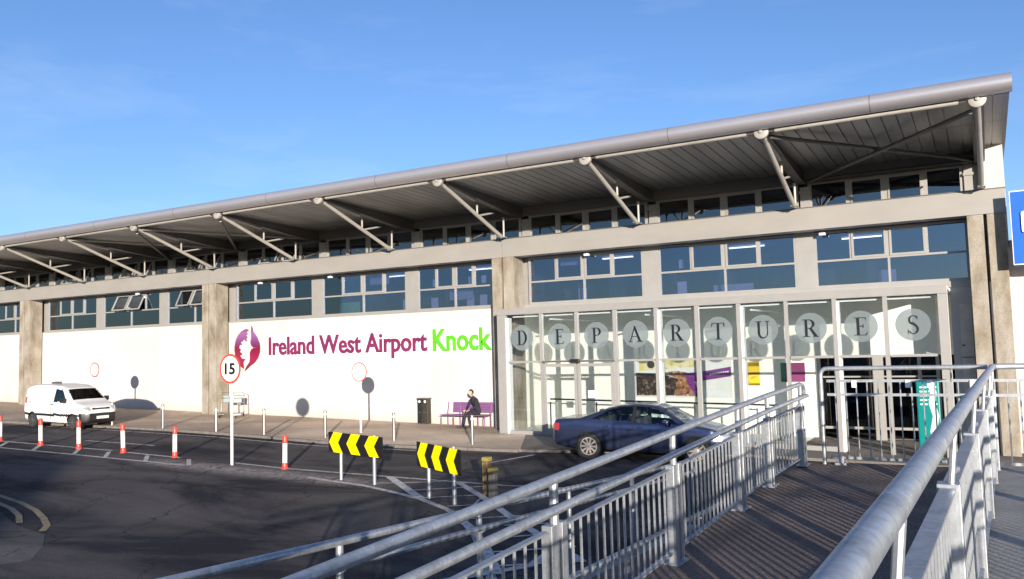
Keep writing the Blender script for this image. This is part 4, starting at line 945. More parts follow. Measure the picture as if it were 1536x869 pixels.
# head
def ellipsoid(c, rx, ry, rz_, m_, n=20, squash=None):
    b = MB(); vs = []; fs = []
    for i in range(n+1):
        th = PI*i/n
        for k in range(n*2):
            ph = PI*k/n; v = Vector((rx*math.sin(th)*math.cos(ph), ry*math.sin(th)*math.sin(ph), rz_*math.cos(th)))
            if squash: v = squash(v)
            vs.append(Vector(c)+v)
    w = n*2
    for i in range(n):
        for k in range(w): fs.append((i*w+k, i*w+(k+1) % w, (i+1)*w+(k+1) % w, (i+1)*w+k))
    b.add(vs, fs); return b
def headshape(v):
    v = v.copy()
    if v.z < 0: v.x *= 1-.28*(-v.z/.125); v.y = v.y*(1-.1*(-v.z/.125)) - .012*(-v.z/.125)
    if v.y < -.07 and abs(v.x) < .022 and -.045 < v.z < .02: v.y -= .022*(1-abs(v.x)/.022)
    if v.y < -.07 and abs(abs(v.x)-.032) < .018 and -.01 < v.z < .03: v.y += .010
    return v
hb = ellipsoid((0, -.235, 1.27), .076, .098, .118, SKIN, 20, headshape).build('h', SKIN, None, smooth=True)
nk = skin_obj('nk', [(0, -.19, 1.12), (0, -.215, 1.20)], [(0, 1)], [.052, .05], SKIN, None, 1)
ears = MB()
for s_ in (-1, 1): ears.lathe([(.008, -.01), (.022, 0), (.02, .008), (.005, .012)], (s_*.074, -.225, 1.265), (s_, 0, 0), 10)
eo_ = ears.build('e', SKIN, None, smooth=True)
fa = MB()
for s_ in (-1, 1): fa.lathe([(.002, -.004), (.009, 0), (.002, .004)], (s_*.030, -.322, 1.284), (0, -1, 0), 8)
fa.box(-.018, .018, -.326, -.318, 1.214, 1.217)
fo_ = fa.build('f', HAIR, None)
# hands: palm, four fingers and a thumb each, resting together on the knees
hands = []
for s_, w0 in ((1, (.13, -.40, .66)), (-1, (-.10, -.42, .66))):
    w = Vector(w0); dv = Vector((-s_*.35, -.85, -.40)).normalized(); sd = dv.cross(Vector((0, 0, 1))).normalized()
    pv_ = [w, w+dv*.045, w+dv*.085]; vv = [tuple(p) for p in pv_]; ee = [(0, 1), (1, 2)]; rr = [(.026, .02), (.036, .015), (.036, .013)]
    for f in range(4):
        off_ = sd*(f-1.5)*.019; ln = (.068, .078, .073, .058)[f]; b0_ = w+dv*.08+off_
        p1 = b0_+dv*ln*.5; p2 = p1+(dv*.75+Vector((0, 0, -.65))).normalized()*ln*.5
        i0 = len(vv); vv += [tuple(b0_), tuple(p1), tuple(p2)]; ee += [(2, i0), (i0, i0+1), (i0+1, i0+2)]; rr += [.0095, .0088, .0075]
    tb = w+dv*.02-sd*s_*.03; i0 = len(vv); vv += [tuple(tb), tuple(tb+dv*.035-sd*s_*.018), tuple(tb+dv*.06-sd*s_*.012)]; ee += [(1, i0), (i0, i0+1), (i0+1, i0+2)]; rr += [.012, .0105, .009]
    hands.append(skin_obj('hand', vv, ee, rr, SKIN, None, 1))
body = join_meshes('body', [body, hb, nk, eo_, fo_] + hands, pe)
def hairshape(v):
    v = v.copy()
    if v.y < -.02 and v.z < .045: v.y = -.02 + (v.y+.02)*.12
    if v.z < -.085: v.z = -.085
    return v
hr = ellipsoid((0, -.225, 1.292), .086, .108, .118, HAIR, 18, hairshape).build('hair', HAIR, pe, smooth=True, local=True)
for s_, fx, fy in ((1, .165, -.47), (-1, -.10, -.66)):
    sh = MB(); sh.cbox(fx-.048, fx+.048, fy-.15, fy+.11, .0, .075, .028); sh.build('shoe', SHOE, pe, smooth=True, local=True)

# ------------------------------------------------------------------ vehicles
def smooth_interp(pts, xs, k):
    p = np.array(pts, float); fine = np.linspace(xs[0]-.3, xs[-1]+.3, 1200); y = np.interp(fine, p[:, 0], p[:, 1])
    w = max(1, int(k/(fine[1]-fine[0]))); ker = np.hanning(w*2+1); ker /= ker.sum(); yp = np.pad(y, w, mode='edge'); y = np.convolve(yp, ker, 'valid')
    return np.interp(xs, fine, y)
def vehicle_grid(sp, nx=300, nv=60):
    t = np.linspace(0, 1, nx+1); Lg = sp['L']; xs = Lg*(t - .035*np.sin(2*PI*t)*1.0)
    zt = smooth_interp(sp['zt'], xs, sp.get('kt', .12)); zb = smooth_interp(sp['zb'], xs, .06); W = smooth_interp(sp['W'], xs, .07); bl = smooth_interp(sp['bl'], xs, .1)
    out = np.zeros((nx+1, nv+1, 3))
    for i, x in enumerate(xs):
        b_ = min(bl[i], zt[i]-.05); w = W[i]; h = max(0, min(1, (zt[i]-b_-.05)/(sp['H']-bl.max()-.05)))
        rh = w*(.93 + (sp['rh']-.93)*h); zm = zb[i] + (b_-zb[i])*.45
        ring = [(0, zb[i]), (w*.88, zb[i]), (w*.965, zb[i]+.07), (w*.995, zm), (w*1.0, zm+.12 if zm+.12 < b_ else zm+.02), (w*.965, b_), (rh*1.0 + (w*.96-rh)*.08, zt[i]-.10*h-.035), (rh*.93, zt[i]-.035*h-.016), (rh*.72, zt[i]-.008), (0, zt[i]+.0)]
        r_ = np.array(ring)
        for _ in range(2):
            q = [r_[0]]
            for a, c in zip(r_[:-1], r_[1:]): q += [a*.78+c*.22, a*.22+c*.78]
            q.append(r_[-1]); r_ = np.array(q)
        s_ = np.concatenate([[0], np.cumsum(np.hypot(*np.diff(r_, axis=0).T))]); u = np.linspace(0, s_[-1], nv+1)
        out[i, :, 0] = x; out[i, :, 1] = np.interp(u, s_, r_[:, 0]); out[i, :, 2] = np.interp(u, s_, r_[:, 1])
    rows = []
    for end, i in ((-1, 0), (1, nx)):
        c = out[i].copy(); zc = (c[:, 2].min()+c[:, 2].max())/2; lst = []
        for k_, sc_ in enumerate((.985, .96, .90, .8, .65, .5, .35, .2, .05)):
            q = c.copy(); q[:, 1] *= sc_; q[:, 2] = zc+(q[:, 2]-zc)*sc_; q[:, 0] += end*.022*math.sqrt(1-sc_**2); lst.append(q)
        rows.append(lst)
    return np.concatenate([np.array(rows[0][::-1]), out, np.array(rows[1])])
def inpoly(x, z, poly):
    c = False; n = len(poly); j = n-1
    for i in range(n):
        xi, zi = poly[i]; xj, zj = poly[j]
        if (zi > z) != (zj > z) and x < (xj-xi)*(z-zi)/(zj-zi)+xi: c = not c
        j = i
    return c
def build_vehicle(root, sp):
    gpts = vehicle_grid(sp); nx, nv = gpts.shape[0]-1, gpts.shape[1]-1
    groups = {}
    for i in range(nx):
        for j in range(nv):
            c = (gpts[i, j]+gpts[i+1, j]+gpts[i, j+1]+gpts[i+1, j+1])/4
            key = sp['cls'](c[0], c[1], c[2])
            if key: groups.setdefault(key, []).append((i, j))
    for s_end, i in (('r', 0), ('f', nx)): pass
    parts = {}
    jobs = []
    for key, cells in groups.items():
        if key in sp['sided']: jobs += [(key, cells, (1,)), (key, cells, (-1,))]
        else: jobs.append((key, cells, (1, -1)))
    for key, cells, sides in jobs:
        b = MB(); idx = {}
        def vid(i, j, s_):
            k = (i, j, s_ if abs(gpts[i, j, 1]) > 1e-6 else 1)
            if k not in idx: idx[k] = len(b.v); b.v.append((gpts[i, j, 0], s_*gpts[i, j, 1], gpts[i, j, 2]))
            return idx[k]
        for (i, j) in cells:
            for s_ in sides:
                q = [vid(i, j, s_), vid(i+1, j, s_), vid(i+1, j+1, s_), vid(i, j+1, s_)]
                if s_ < 0: q = q[::-1]
                if len(set(q)) == 4: b.f.append(tuple(q)); b.m.append(0)
        if key == sp['bodykey']:
            for i in (0, nx):
                b.add([(gpts[i, j, 0], gpts[i, j, 1], gpts[i, j, 2]) for j in range(nv+1)] + [(gpts[i, j, 0], -gpts[i, j, 1], gpts[i, j, 2]) for j in range(nv, -1, -1)], [tuple(range(2*nv+2))])
        o = b.build(sp['names'][key], sp['mats'][key], root, smooth=True, local=True)
        parts[key] = o
    return parts
def wheel(root, x, y, r, side, spokes, rimm):
    b = MB(); b.lathe([(r*.66, -.10), (r*.93, -.105), (r, -.085), (r, .085), (r*.93, .105), (r*.66, .10)], (x, y, r), (0, 1, 0), 40); w = b.build('wheel', RUBBER, root, smooth=True, local=True)
    b = MB(); yo = y+side*.098
    b.lathe([(r*.70, -.004), (r*.70, .010), (r*.63, .010), (r*.62, -.03)], (x, yo, r), (0, side, 0), 40)
    for k in range(spokes):
        a = 2*PI*k/spokes; c = Vector((math.cos(a), 0, math.sin(a))); t_ = Vector((-math.sin(a), 0, math.cos(a)))
        p0 = Vector((x, yo, r)); b.bar(p0+c*r*.10, p0+c*r*.66, .045*r/.33*(1.3 if spokes < 8 else 1), .016, (0, 1, 0))
    b.lathe([(r*.20, -.01), (r*.20, .014), (r*.1, .02)], (x, yo, r), (0, side, 0), 20)
    b.build('rim', rimm, w, smooth=False, local=True)
    b = MB(); b.lathe([(r*.62, -.06), (r*.62, -.055)], (x, yo, r), (0, side, 0), 30); b.build('brake_disc', DARKP, w, local=True)
# -- blue saloon
RA, FA, WR = 1.10, 3.95, .335
side_f = [(2.36, 1.00), (3.50, .965), (3.12, 1.22), (2.85, 1.335), (2.6, 1.375), (2.36, 1.39)]
side_r = [(1.18, 1.045), (2.26, 1.005), (2.26, 1.39), (1.95, 1.37), (1.6, 1.28)]
def cls_car(x, y, z):
    for wx in (RA, FA):
        if (x-wx)**2+(z-.335)**2 < .375**2 and y > .52 and z < .74: return None
    if y > .5 and z > .93:
        if inpoly(x, z, side_f): return 'front_glass'
        if inpoly(x, z, side_r): return 'rear_side_glass'
        if inpoly(x, z, [(2.20, .99), (2.42, .99), (2.42, 1.41), (2.20, 1.41)]): return 'trim'
    if 2.98 < x < 3.62 and z > .99 and y < .60-.10*(3.62-x)/.6*0: 
        if y < .66 - .13*(3.62-x)/.64: return 'windscreen'
    if .95 < x < 1.58 and z > 1.06 and y < .66 - .12*(x-.95)/.6: return 'rear_glass'
    if x < .24 and .72 < z < .92 and y > .56: return 'tail'
    if x > 4.36 and .58 < z < .76 and y > .40: return 'head'
    if x > 4.66 and .45 < z < .68 and y < .30: return 'grille'
    if z < .235: return 'sill'
    return 'body'
car = thing('parked_car', (-9.84, -4.7, rz(-9.84)), 'dark blue saloon car parked at the kerb in front of the glazed entrance', 'car')
SPC = dict(sided=('front_glass', 'rear_side_glass', 'tail', 'head', 'trim'), L=4.82, H=1.45, rh=.66, bodykey='body', cls=cls_car, kt=.13,
  zt=[(0,.86),(.04,.97),(.12,1.03),(.8,1.07),(1.5,1.33),(1.9,1.42),(2.4,1.455),(2.85,1.43),(3.1,1.33),(3.68,1.01),(4.3,.90),(4.6,.79),(4.75,.70),(4.82,.60)],
  zb=[(0,.42),(.1,.30),(.6,.23),(4.3,.20),(4.75,.22),(4.82,.32)], W=[(0,.66),(.08,.79),(.3,.865),(1,.905),(3.6,.905),(4.3,.86),(4.6,.76),(4.75,.62),(4.82,.50)],
  bl=[(0,.93),(.75,1.0),(3.7,.955),(4.4,.85),(4.82,.70)],
  names=dict(body='body', front_glass='front_side_window', rear_side_glass='rear_side_window', trim='trim', windscreen='windscreen', rear_glass='rear_window', tail='tail_light', head='headlight', grille='grille', sill='sill'),
  mats=dict(body=CARP, front_glass=GLASS_CAR, rear_side_glass=GLASS_CAR, trim=BLACK, windscreen=GLASS_CAR, rear_glass=GLASS_CAR, tail=TAILR, head=HEADL, grille=BLACK, sill=BLACK))
def shift_children(root, dx, dy=0.0):
    for ch in root.children:
        ch.location = Vector(ch.location)+Vector((dx, dy, 0))
build_vehicle(car, SPC)
for wx in (RA, FA):
    for s_ in (-1, 1):
        wheel(car, wx, s_*.80, WR, s_, 10, ALLOY)
        b = MB(); b.lathe([(.385, -.14), (.385, .10)], (wx, s_*.70, .335), (0, 1, 0), 30); b.build('wheel_arch_liner', BLACK, car, local=True)
for x0 in (2.62, 1.62):
    for s_ in (-1, 1):
        b = MB(); b.cbox(x0-.25, x0+.28, s_*.36-.24, s_*.36+.24, .42, .60, .05); b.cbox(x0-.34, x0-.20, s_*.36-.23, s_*.36+.23, .5, 1.08, .05); b.cbox(x0-.36, x0-.27, s_*.36-.13, s_*.36+.13, 1.10, 1.28, .035); b.build('seat', SEATM, car, local=True)
b = MB(); b.box(.95, 3.6, -.80, .80, .30, .42); b.box(3.3, 3.62, -.70, .70, .6, .93); b.box(.55, 1.2, -.65, .65, .6, .98); b.build('cabin_floor', SEATM, car, local=True)
b = MB(); b.tube([(3.22, .36+.17*math.cos(a), .88+.17*math.sin(a)) for a in [2*PI*k/16 for k in range(17)]], .015, 6); b.build('steering_wheel', BLACK, car, local=True)
for s_ in (-1, 1):
    b = MB(); b.cbox(3.12, 3.28, s_*.99-.10, s_*.99+.10, .97, 1.09, .035); b.build('wing_mirror', CARP, car, smooth=True, local=True)
    for x in (2.42, 1.50): b = MB(); b.cbox(x, x+.17, s_*.905-.02, s_*.905+.02, .86, .885, .008); b.build('door_handle', CARP, car, local=True)
    b = MB()
    for x in (2.31, 3.42): b.box(x-.004, x+.004, s_*.9075-.004, s_*.9075+.001, .30, .93)
    b.build('door_gap', BLACK, car, local=True)
b = MB(); b.box(4.80, 4.83, -.26, .26, .38, .49); b.box(-.012, .0, -.26, .26, .62, .73); b.build('number_plate', PLATE, car, local=True)
# local origin at the near rear wheel contact
CS = 1.035
for ch in car.children: ch.location = Vector((-RA, .80, 0))
car.scale = (CS, CS, CS); car.rotation_euler = (0, math.atan(-GS)*1.0, math.radians(5))

# -- white van
RA2, FA2 = .74, 3.43
vside = [(2.12, 1.10), (3.02, 1.08), (2.88, 1.26), (2.70, 1.50), (2.56, 1.60), (2.18, 1.61)]
def cls_van(x, y, z):
    for wx in (RA2, FA2):
        if (x-wx)**2+(z-.30)**2 < .36**2 and y > .50 and z < .70: return None
    if y > .5 and z > 1.0 and inpoly(x, z, vside): return 'side_glass'
    if 2.76 < x < 3.27 and z > 1.15 and y < .70 - .10*(3.27-x)/.5: return 'windscreen'
    if x < .25 and 1.0 < z < 1.25 and y > .62: return 'tail'
    if x > 3.72 and .76 < z < .90 and y > .46: return 'head'
    if x > 3.86 and .80 < z < .86 and y < .40: return 'grille'
    if z < .66 and (x > 3.80 or x < .14): return 'bumper'
    if y > .80 and .52 < z < .62: return 'strip'
    if z < .26: return 'bumper'
    return 'body'
van = thing('parked_van', (-33.35, -6.35, rz(-33.35)), 'small white panel van with black bumpers parked on the road at the left', 'van')
SPV = dict(sided=('side_glass', 'tail', 'head', 'strip'), L=4.14, H=1.80, rh=.84, bodykey='body', cls=cls_van, kt=.10,
  zt=[(0,1.35),(.05,1.60),(.2,1.72),(.6,1.79),(1.6,1.81),(2.3,1.77),(2.72,1.65),(3.30,1.17),(3.45,1.10),(3.8,1.0),(4.0,.90),(4.1,.78),(4.14,.66)],
  zb=[(0,.40),(.1,.30),(.5,.24),(3.8,.22),(4.05,.26),(4.14,.36)], W=[(0,.74),(.1,.81),(.5,.855),(3.6,.85),(3.9,.78),(4.05,.66),(4.14,.56)],
  bl=[(0,1.05),(3.2,1.03),(3.6,.96),(4.14,.72)],
  names=dict(body='body', side_glass='side_window', windscreen='windscreen', tail='tail_light', head='headlight', grille='grille', bumper='bumper', strip='rubbing_strip'),
  mats=dict(body=VANP, side_glass=GLASS_VAN, windscreen=GLASS_VAN, tail=TAILR, head=HEADL, grille=BLACK, bumper=BLACK, strip=BLACK))
build_vehicle(van, SPV)
for wx in (RA2, FA2):
    for s_ in (-1, 1):
        wheel(van, wx, s_*.73, .30, s_, 8, STEEL)
        b = MB(); b.lathe([(.37, -.14), (.37, .10)], (wx, s_*.63, .30), (0, 1, 0), 30); b.build('wheel_arch_liner', BLACK, van, local=True)
b = MB(); b.box(.3, 3.5, -.74, .74, .30, .40); b.box(2.9, 3.3, -.66, .66, .8, 1.02); b.box(1.95, 2.0, -.72, .72, .4, 1.62); b.build('cabin_floor', SEATM, van, local=True)
for s_ in (-1, 1):
    b = MB(); b.cbox(2.2, 2.7, s_*.36-.22, s_*.36+.22, .45, .75, .05); b.cbox(2.1, 2.24, s_*.36-.22, s_*.36+.22, .7, 1.25, .05); b.cbox(2.08, 2.18, s_*.36-.12, s_*.36+.12, 1.27, 1.45, .04); b.build('seat', SEATM, van, local=True)
    b = MB(); b.cbox(2.93, 3.05, s_*.97-.10, s_*.97+.10, 1.08, 1.27, .03); b.build('wing_mirror', BLACK, van, smooth=True, local=True)
    b = MB(); b.cbox(2.02, 2.18, s_*.86-.02, s_*.86+.015, .98, 1.01, .006); b.build('door_handle', BLACK, van, local=True)
    b = MB()
    for x in (2.02, 3.12): b.box(x-.005, x+.005, s_*.86-.006, s_*.86+.001, .35, 1.05)
    b.build('door_gap', BLACK, van, local=True)
    b = MB(); b.cbox(.58, .64, s_*.855-.012, s_*.855+.012, 1.05, 1.09, .004); b.cbox(.72, .78, s_*.858-.01, s_*.858+.01, .66, .70, .004); b.build('side_hinge', DARKP, van, local=True)
b = MB(); b.cbox(1.15, 1.45, -.30, -.02, 1.80, 1.88, .02); b.build('roof_vent', DARKP, van, local=True)
b = MB(); b.box(4.155, 4.185, -.26, .26, .43, .54); b.build('number_plate', PLATE, van, local=True)
for ch in van.children: ch.location = Vector((-RA2, .73, 0))
van.rotation_euler = (0, math.atan(-GS), math.radians(1)); van.scale = (.95, .95, .95)

# ------------------------------------------------------------------ access ramp
def zmid(y): return 1.52 + .0276*(y+14.4) if y < -14.9 else 1.56
rp = thing('access_ramp', (-1.5, -20, rz(-1.5)), 'raised brown surfaced switchback ramp leading towards the entrance', 'ramp')
b = MB(); zz = -.6
def slab(b, x0, x1, pts, top=0.0, zb=-.6):
    for (ya, za), (yb, zb_) in zip(pts, pts[1:]):
        b.add([(x0, ya, zb), (x1, ya, zb), (x1, yb, zb), (x0, yb, zb), (x0, ya, za), (x1, ya, za), (x1, yb, zb_), (x0, yb, zb_)],
              [(0,3,2,1),(4,5,6,7),(0,1,5,4),(1,2,6,5),(2,3,7,6),(3,0,4,7)])
slab(b, -2.62, -.52, [(-34, zmid(-34)-.02), (-14.9, zmid(-14.9001)-.02), (-14.15, 1.54)]); b.build('middle_leg', RCONC, rp)
b = MB()
for ya, yb in ((-34, -14.9),): 
    b.add([(-2.61, ya, zmid(ya)), (-.53, ya, zmid(ya)), (-.53, yb, zmid(yb-.001)), (-2.61, yb, zmid(yb-.001))], [(0,1,2,3)])
b.add([(-2.61, -14.9, zmid(-14.9001)), (-.2, -14.9, zmid(-14.9001)), (-.2, -14.16, 1.562), (-2.61, -14.16, 1.562)], [(0,1,2,3)]); b.build('deck', DECK, rp)
b = MB(); slab(b, -.519, 1.9, [(-34, 1.60), (-14.905, 1.60)]); slab(b, -.199, 1.9, [(-14.9, 1.58), (-14.15, 1.58)]); b.build('upper_leg', RCONC, rp)
b = MB(); pts = [(-34, .42+.058*19), (-22.4, .86), (-19.8, .72), (-14, .38), (-12.9, .33)]
slab(b, -4.42, -2.66, pts, zb=-.6); b.build('lower_leg', RCONC, rp)
b = MB()
for (ya, za), (yb, zb_) in zip(pts, pts[1:]): b.add([(-4.22, ya, za+.004), (-2.67, ya, za+.004), (-2.67, yb, zb_+.004), (-4.22, yb, zb_+.004)], [(0,1,2,3)])
b.build('lower_deck', DECK, rp)

# --- left balustrade of the middle leg
def balustrade(name, label, X, posts, zfun, top_h=1.03, second=True, sgn=1, panel_h=.75, step=.118, kind_bars=True, y_far=None):
    t = thing(name, (X(posts[0]), posts[0], zfun(posts[0])), label, 'railing')
    def P(y, h, dx=0): return (X(y)+dx, y, zfun(y)+h)
    ys = [posts[0]-.0] + list(posts[1:])
    b = MB(); b.tube([P(y, top_h) for y in ys] + ([P(ys[-1]+.16, top_h-.02), P(ys[-1]+.24, top_h-.09), P(ys[-1]+.18, top_h-.155)] if second else []), .030, 14); b.build('top_rail', GALV, t, smooth=True)
    if second:
        b = MB(); b.tube([P(y, top_h-.145, .075*sgn) for y in ys] + [P(ys[-1]+.12, top_h-.15, .06*sgn)], .027, 14); b.build('hand_rail', GALV, t, smooth=True)
    for y in posts[1:]:
        b = MB(); x, _, z = P(y, 0)
        b.tube([(x, y, z-.02), (x, y, z+top_h-.02)], .028, 10); b.cbox(x-.035, x+.035, y-.10, y-.035, z, z+panel_h+.03, .004); b.cbox(x-.035, x+.035, y+.035, y+.10, z, z+panel_h+.03, .004)
        b.cbox(x-.07, x+.07, y-.13, y+.13, z-.004, z+.012, .003)
        if second: b.bar((x, y, z+top_h-.20), (x+.075*sgn, y, z+top_h-.165), .014, .014, (0, 1, 0))
        b.build('post', GALV, t, smooth=False)
    for y0, y1 in zip(posts, posts[1:]):
        a, c = y0+.12, y1-.12
        b = MB(); b.bar(P(a, panel_h), P(c, panel_h), .045, .014); b.bar(P(a, .10), P(c, .10), .045, .014); b.bar(P(a, .10), P(a, panel_h), .045, .012, (0, 1, 0)); b.bar(P(c, .10), P(c, panel_h), .045, .012, (0, 1, 0))
        pn = b.build('panel', GALV, t)
        n = max(1, int(round((c-a)/step)))
        proto = None
        for i in range(1, n):
            y = a+(c-a)*i/n; zb = zfun(y)
            if proto is None:
                m_ = MB(); m_.tube([(0, 0, .105), (0, 0, panel_h-.006)], .010, 6); proto = m_.build('baluster', GALV, None); me = proto.data; bpy.data.objects.remove(proto)
                proto = True
            o = bpy.data.objects.new('baluster', me); COL.objects.link(o); o.parent = pn; o.location = Vector((X(y), y, zb)) - OFF[t.name]
    return t
balustrade('ramp_railing', 'galvanised railing with two handrails and barred panels along the left side of the brown ramp', lambda y: -2.50 + max(0.0, min(1.0, (y+15.9)/1.5))*.15, [-25.3, -23.25, -21.21, -19.07, -17.03, -15.75, -14.46], lambda y: zmid(min(y, -14.91)) if y < -14.9 else 1.55)
# --- outer railing on the lower leg: two rails on posts, no panels
def zout(y):
    p = [(-34, 2.52), (-22.4, 1.885), (-21, 1.80), (-19.8, 1.735), (-18.4, 1.65), (-16.7, 1.545), (-14.07, 1.385), (-12.9, 1.33)]
    for (a, b_), (c, d) in zip(p, p[1:]):
        if a <= y <= c: return b_+(d-b_)*(y-a)/(c-a)
    return p[-1][1]
ot = thing('outer_railing', (-4.3, -20, .7), 'galvanised two rail railing on the lower outer leg of the ramp nearest the road', 'railing')
yy = [-25, -23, -21.3, -19.5, -17.7, -15.9, -14.1, -13.1]
b = MB(); b.tube([(-4.3, y, zout(y)) for y in yy] + [(-4.3, -12.92, 1.30), (-4.3, -12.86, 1.2), (-4.3, -12.93, 1.12)], .030, 14); b.build('top_rail', GALV, ot, smooth=True)
b = MB(); b.tube([(-4.22, y, zout(y)-.15) for y in yy], .026, 12); b.build('hand_rail', GALV, ot, smooth=True)
for y in (-22.9, -21.05, -19.2, -17.35, -15.5, -13.6):
    b = MB(); b.tube([(-4.3, y, zout(y)-1.05), (-4.3, y, zout(y)-.02)], .028, 10); b.lathe([(.07, 0), (.07, .012)], (-4.3, y, zout(y)-1.05)); b.tube([(-4.3, y, zout(y)-.22), (-4.225, y, zout(y)-.17)], .008, 6); b.build('post', GALV, ot, smooth=True)
ir = thing('lower_handrail', (-2.85, -19, .7), 'single galvanised handrail on short posts behind the barred panels of the ramp', 'railing')
def zin(y): return 1.50 - .038*(y+19.5)
b = MB(); b.tube([(-2.84, y, zin(y)) for y in (-25, -22, -19, -16.5)], .027, 12); b.build('rail', GALV, ir, smooth=True)
for y in (-23.3, -21.3, -19.3, -17.3):
    zb = np.interp(y, [p[0] for p in pts], [p[1] for p in pts])
    b = MB(); b.tube([(-2.84, y, zb), (-2.84, y, zin(y))], .026, 10); b.build('post', GALV, ir, smooth=True)
# --- divider railing between the two upper legs
def XD(y): return -.455 + .0275*(y+24.2)
dr = thing('divider_railing', (XD(-20), -20, 1.6), 'tall galvanised divider railing with a thick round handrail running away from the viewer', 'railing')
dp = [-27.6, -25.5, -23.5, -21.55, -19.4, -17.4, -15.5, -14.35]
ZR = 2.779
b = MB(); b.tube([(XD(y), y, ZR) for y in (-27.9, -24, -20, -16, -14.5)] + [(XD(-14.4)+.02, -14.36, ZR), (XD(-14.3)+.12, -14.31, ZR), (1.9, -14.2, ZR)], .034, 20); b.build('top_rail', GALV, dr, smooth=True)
for y in dp:
    x = XD(y)-.035; b = MB()
    b.cbox(x-.045, x+.045, y-.05, y+.05, 1.56, 2.515, .004); b.tube([(x+.01, y, 2.51), (XD(y), y, ZR-.03)], .014, 8); b.tube([(x+.02, y+.06, 2.56), (x+.03, y+.11, 2.56)], .016, 8); b.build('post', GALV, dr)
for y0, y1 in zip(dp, dp[1:]):
    a, c = y0+.055, y1-.055
    b = MB(); xa, xc = XD(a)-.035, XD(c)-.035
    b.bar((xa, a, 2.495), (xc, c, 2.495), .062, .012); b.bar((xa, a, 1.66), (xc, c, 1.66), .06, .012); b.bar((xa, a+.006, 1.66), (xa, a+.006, 2.49), .05, .012, (0, 1, 0)); b.bar((xc, c-.006, 1.66), (xc, c-.006, 2.49), .05, .012, (0, 1, 0))
    pn = b.build('panel', GALV, dr)
    n = int(round((c-a)/.125)); me = None
    for i in range(1, n):
        y = a+(c-a)*i/n
        if me is None:
            m_ = MB(); m_.box(-.006, .006, -.019, .019, 1.667, 2.488); o_ = m_.build('baluster', GALV); me = o_.data; bpy.data.objects.remove(o_)
        o = bpy.data.objects.new('baluster', me); COL.objects.link(o); o.parent = pn; o.location = Vector((XD(y)-.035, y, 0)) - OFF[dr.name]
pr = thing('outer_parapet_railing', (1.85, -20, 1.6), 'galvanised railing along the right side of the ramp beside the viewer', 'railing')
b = MB(); b.tube([(1.85, y, ZR) for y in (-31, -26, -20, -14.4)], .034, 14); b.build('top_rail', GALV, pr, smooth=True)
b = MB(); b.tube([(1.78, y, ZR-.2) for y in (-31, -26, -20, -14.5)], .028, 12); b.build('hand_rail', GALV, pr, smooth=True)
pp = [-31, -29, -27, -25, -23, -21, -19, -17, -15]
for y in pp:
    b = MB(); b.cbox(1.81, 1.89, y-.05, y+.05, 1.56, ZR-.03, .004); b.build('post', GALV, pr)
for y0, y1 in zip(pp, pp[1:]):
    b = MB(); b.bar((1.85, y0+.05, 2.45), (1.85, y1-.05, 2.45), .05, .012); b.bar((1.85, y0+.05, 1.68), (1.85, y1-.05, 1.68), .05, .012)
    for i in range(1, 16): b.tube([(1.85, y0+i*2/16, 1.68), (1.85, y0+i*2/16, 2.45)], .009, 6)
    b.build('panel', GALV, pr)
# --- far railing across the landing
YF = -14.30
fr_ = thing('landing_railing', (-1, YF, 1.6), 'galvanised barred railing across the far end of the ramp landing in front of the entrance', 'railing')
b = MB(); b.tube([(-2.11, YF-.05, 1.56), (-2.11, YF-.05, 2.70), (-2.095, YF-.05, 2.745), (-2.06, YF-.05, 2.772), (-2.0, YF-.05, ZR-.002), (XD(-14.3)-.05, YF-.05, ZR-.002)], .028, 14); b.build('top_rail', GALV, fr_, smooth=True)
YP = YF+.02
b = MB()
for z in (2.615, 2.44, 1.64): b.bar((-2.05, YP, z), (1.9, YP, z), .012, .034, (0, 0, 1))
pn = b.build('panel', GALV, fr_)
me = None
for i in range(31):
    x = -1.95 + i*.127
    if me is None:
        m_ = MB(); m_.tube([(0, 0, 1.645), (0, 0, 2.612)], .0085, 6); o_ = m_.build('baluster', GALV); me = o_.data; bpy.data.objects.remove(o_)
    o = bpy.data.objects.new('baluster', me); COL.objects.link(o); o.parent = pn; o.location = Vector((x, YP+.002, 0)) - OFF[fr_.name]
for x in (-1.93, -.62, .55, 1.75):
    b = MB(); b.cbox(x-.035, x+.035, YP-.02, YP+.02, 1.55, 1.66, .003); b.cbox(x-.07, x+.07, YP-.05, YP+.06, 1.545, 1.575, .003); b.build('bracket', GALV, fr_)
    b = MB(); b.tube([(x, YP, 2.6), (x, YF-.04, ZR-.02)], .010, 8); b.build('stay', GALV, fr_)
for x in (-1.72, -1.10, -.86, -.40):
    b = MB(); b.cbox(x-.028, x+.028, YP-.03, YP+.03, 2.53, 2.62, .006); b.build('clamp', SIGNW, fr_)

# ------------------------------------------------------------------ unseen building added behind the viewer to shade the road on the left
ob = thing('shadow_building', (-25, -50, rz(-25)), 'plain unseen building with a hipped roof, added behind the viewer to shade the road', 'building')
# its north-east corner and hip line are shaped to cast the dark area on the left of the road
ax, ay = 6.1, -46.0
b = MB(); b.box(-60, ax, ay-14, ay, -.5, 4.9); b.build('wall', mat('off_wall', (.45, .43, .40), .8), ob)
b = MB()
e = 5.05; rg = 6.75
v = [(-60, ay, 4.9), (ax, ay, 4.9), (ax, ay-14, 4.9), (-60, ay-14, 4.9), (-60, ay, e), (ax, ay, e), (ax, ay-14, e), (-60, ay-14, e), (-56, ay-.6, rg), (ax-3.6, ay-.6, rg), (ax-3.6, ay-13, rg), (-56, ay-13, rg)]
b.add(v, [(0,3,2,1), (0,1,5,4), (1,2,6,5), (2,3,7,6), (3,0,4,7), (4,5,9,8), (5,6,10,9), (6,7,11,10), (7,4,8,11), (8,9,10,11)]); b.build('roof', mat('off_roof', (.12, .11, .11), .7), ob)

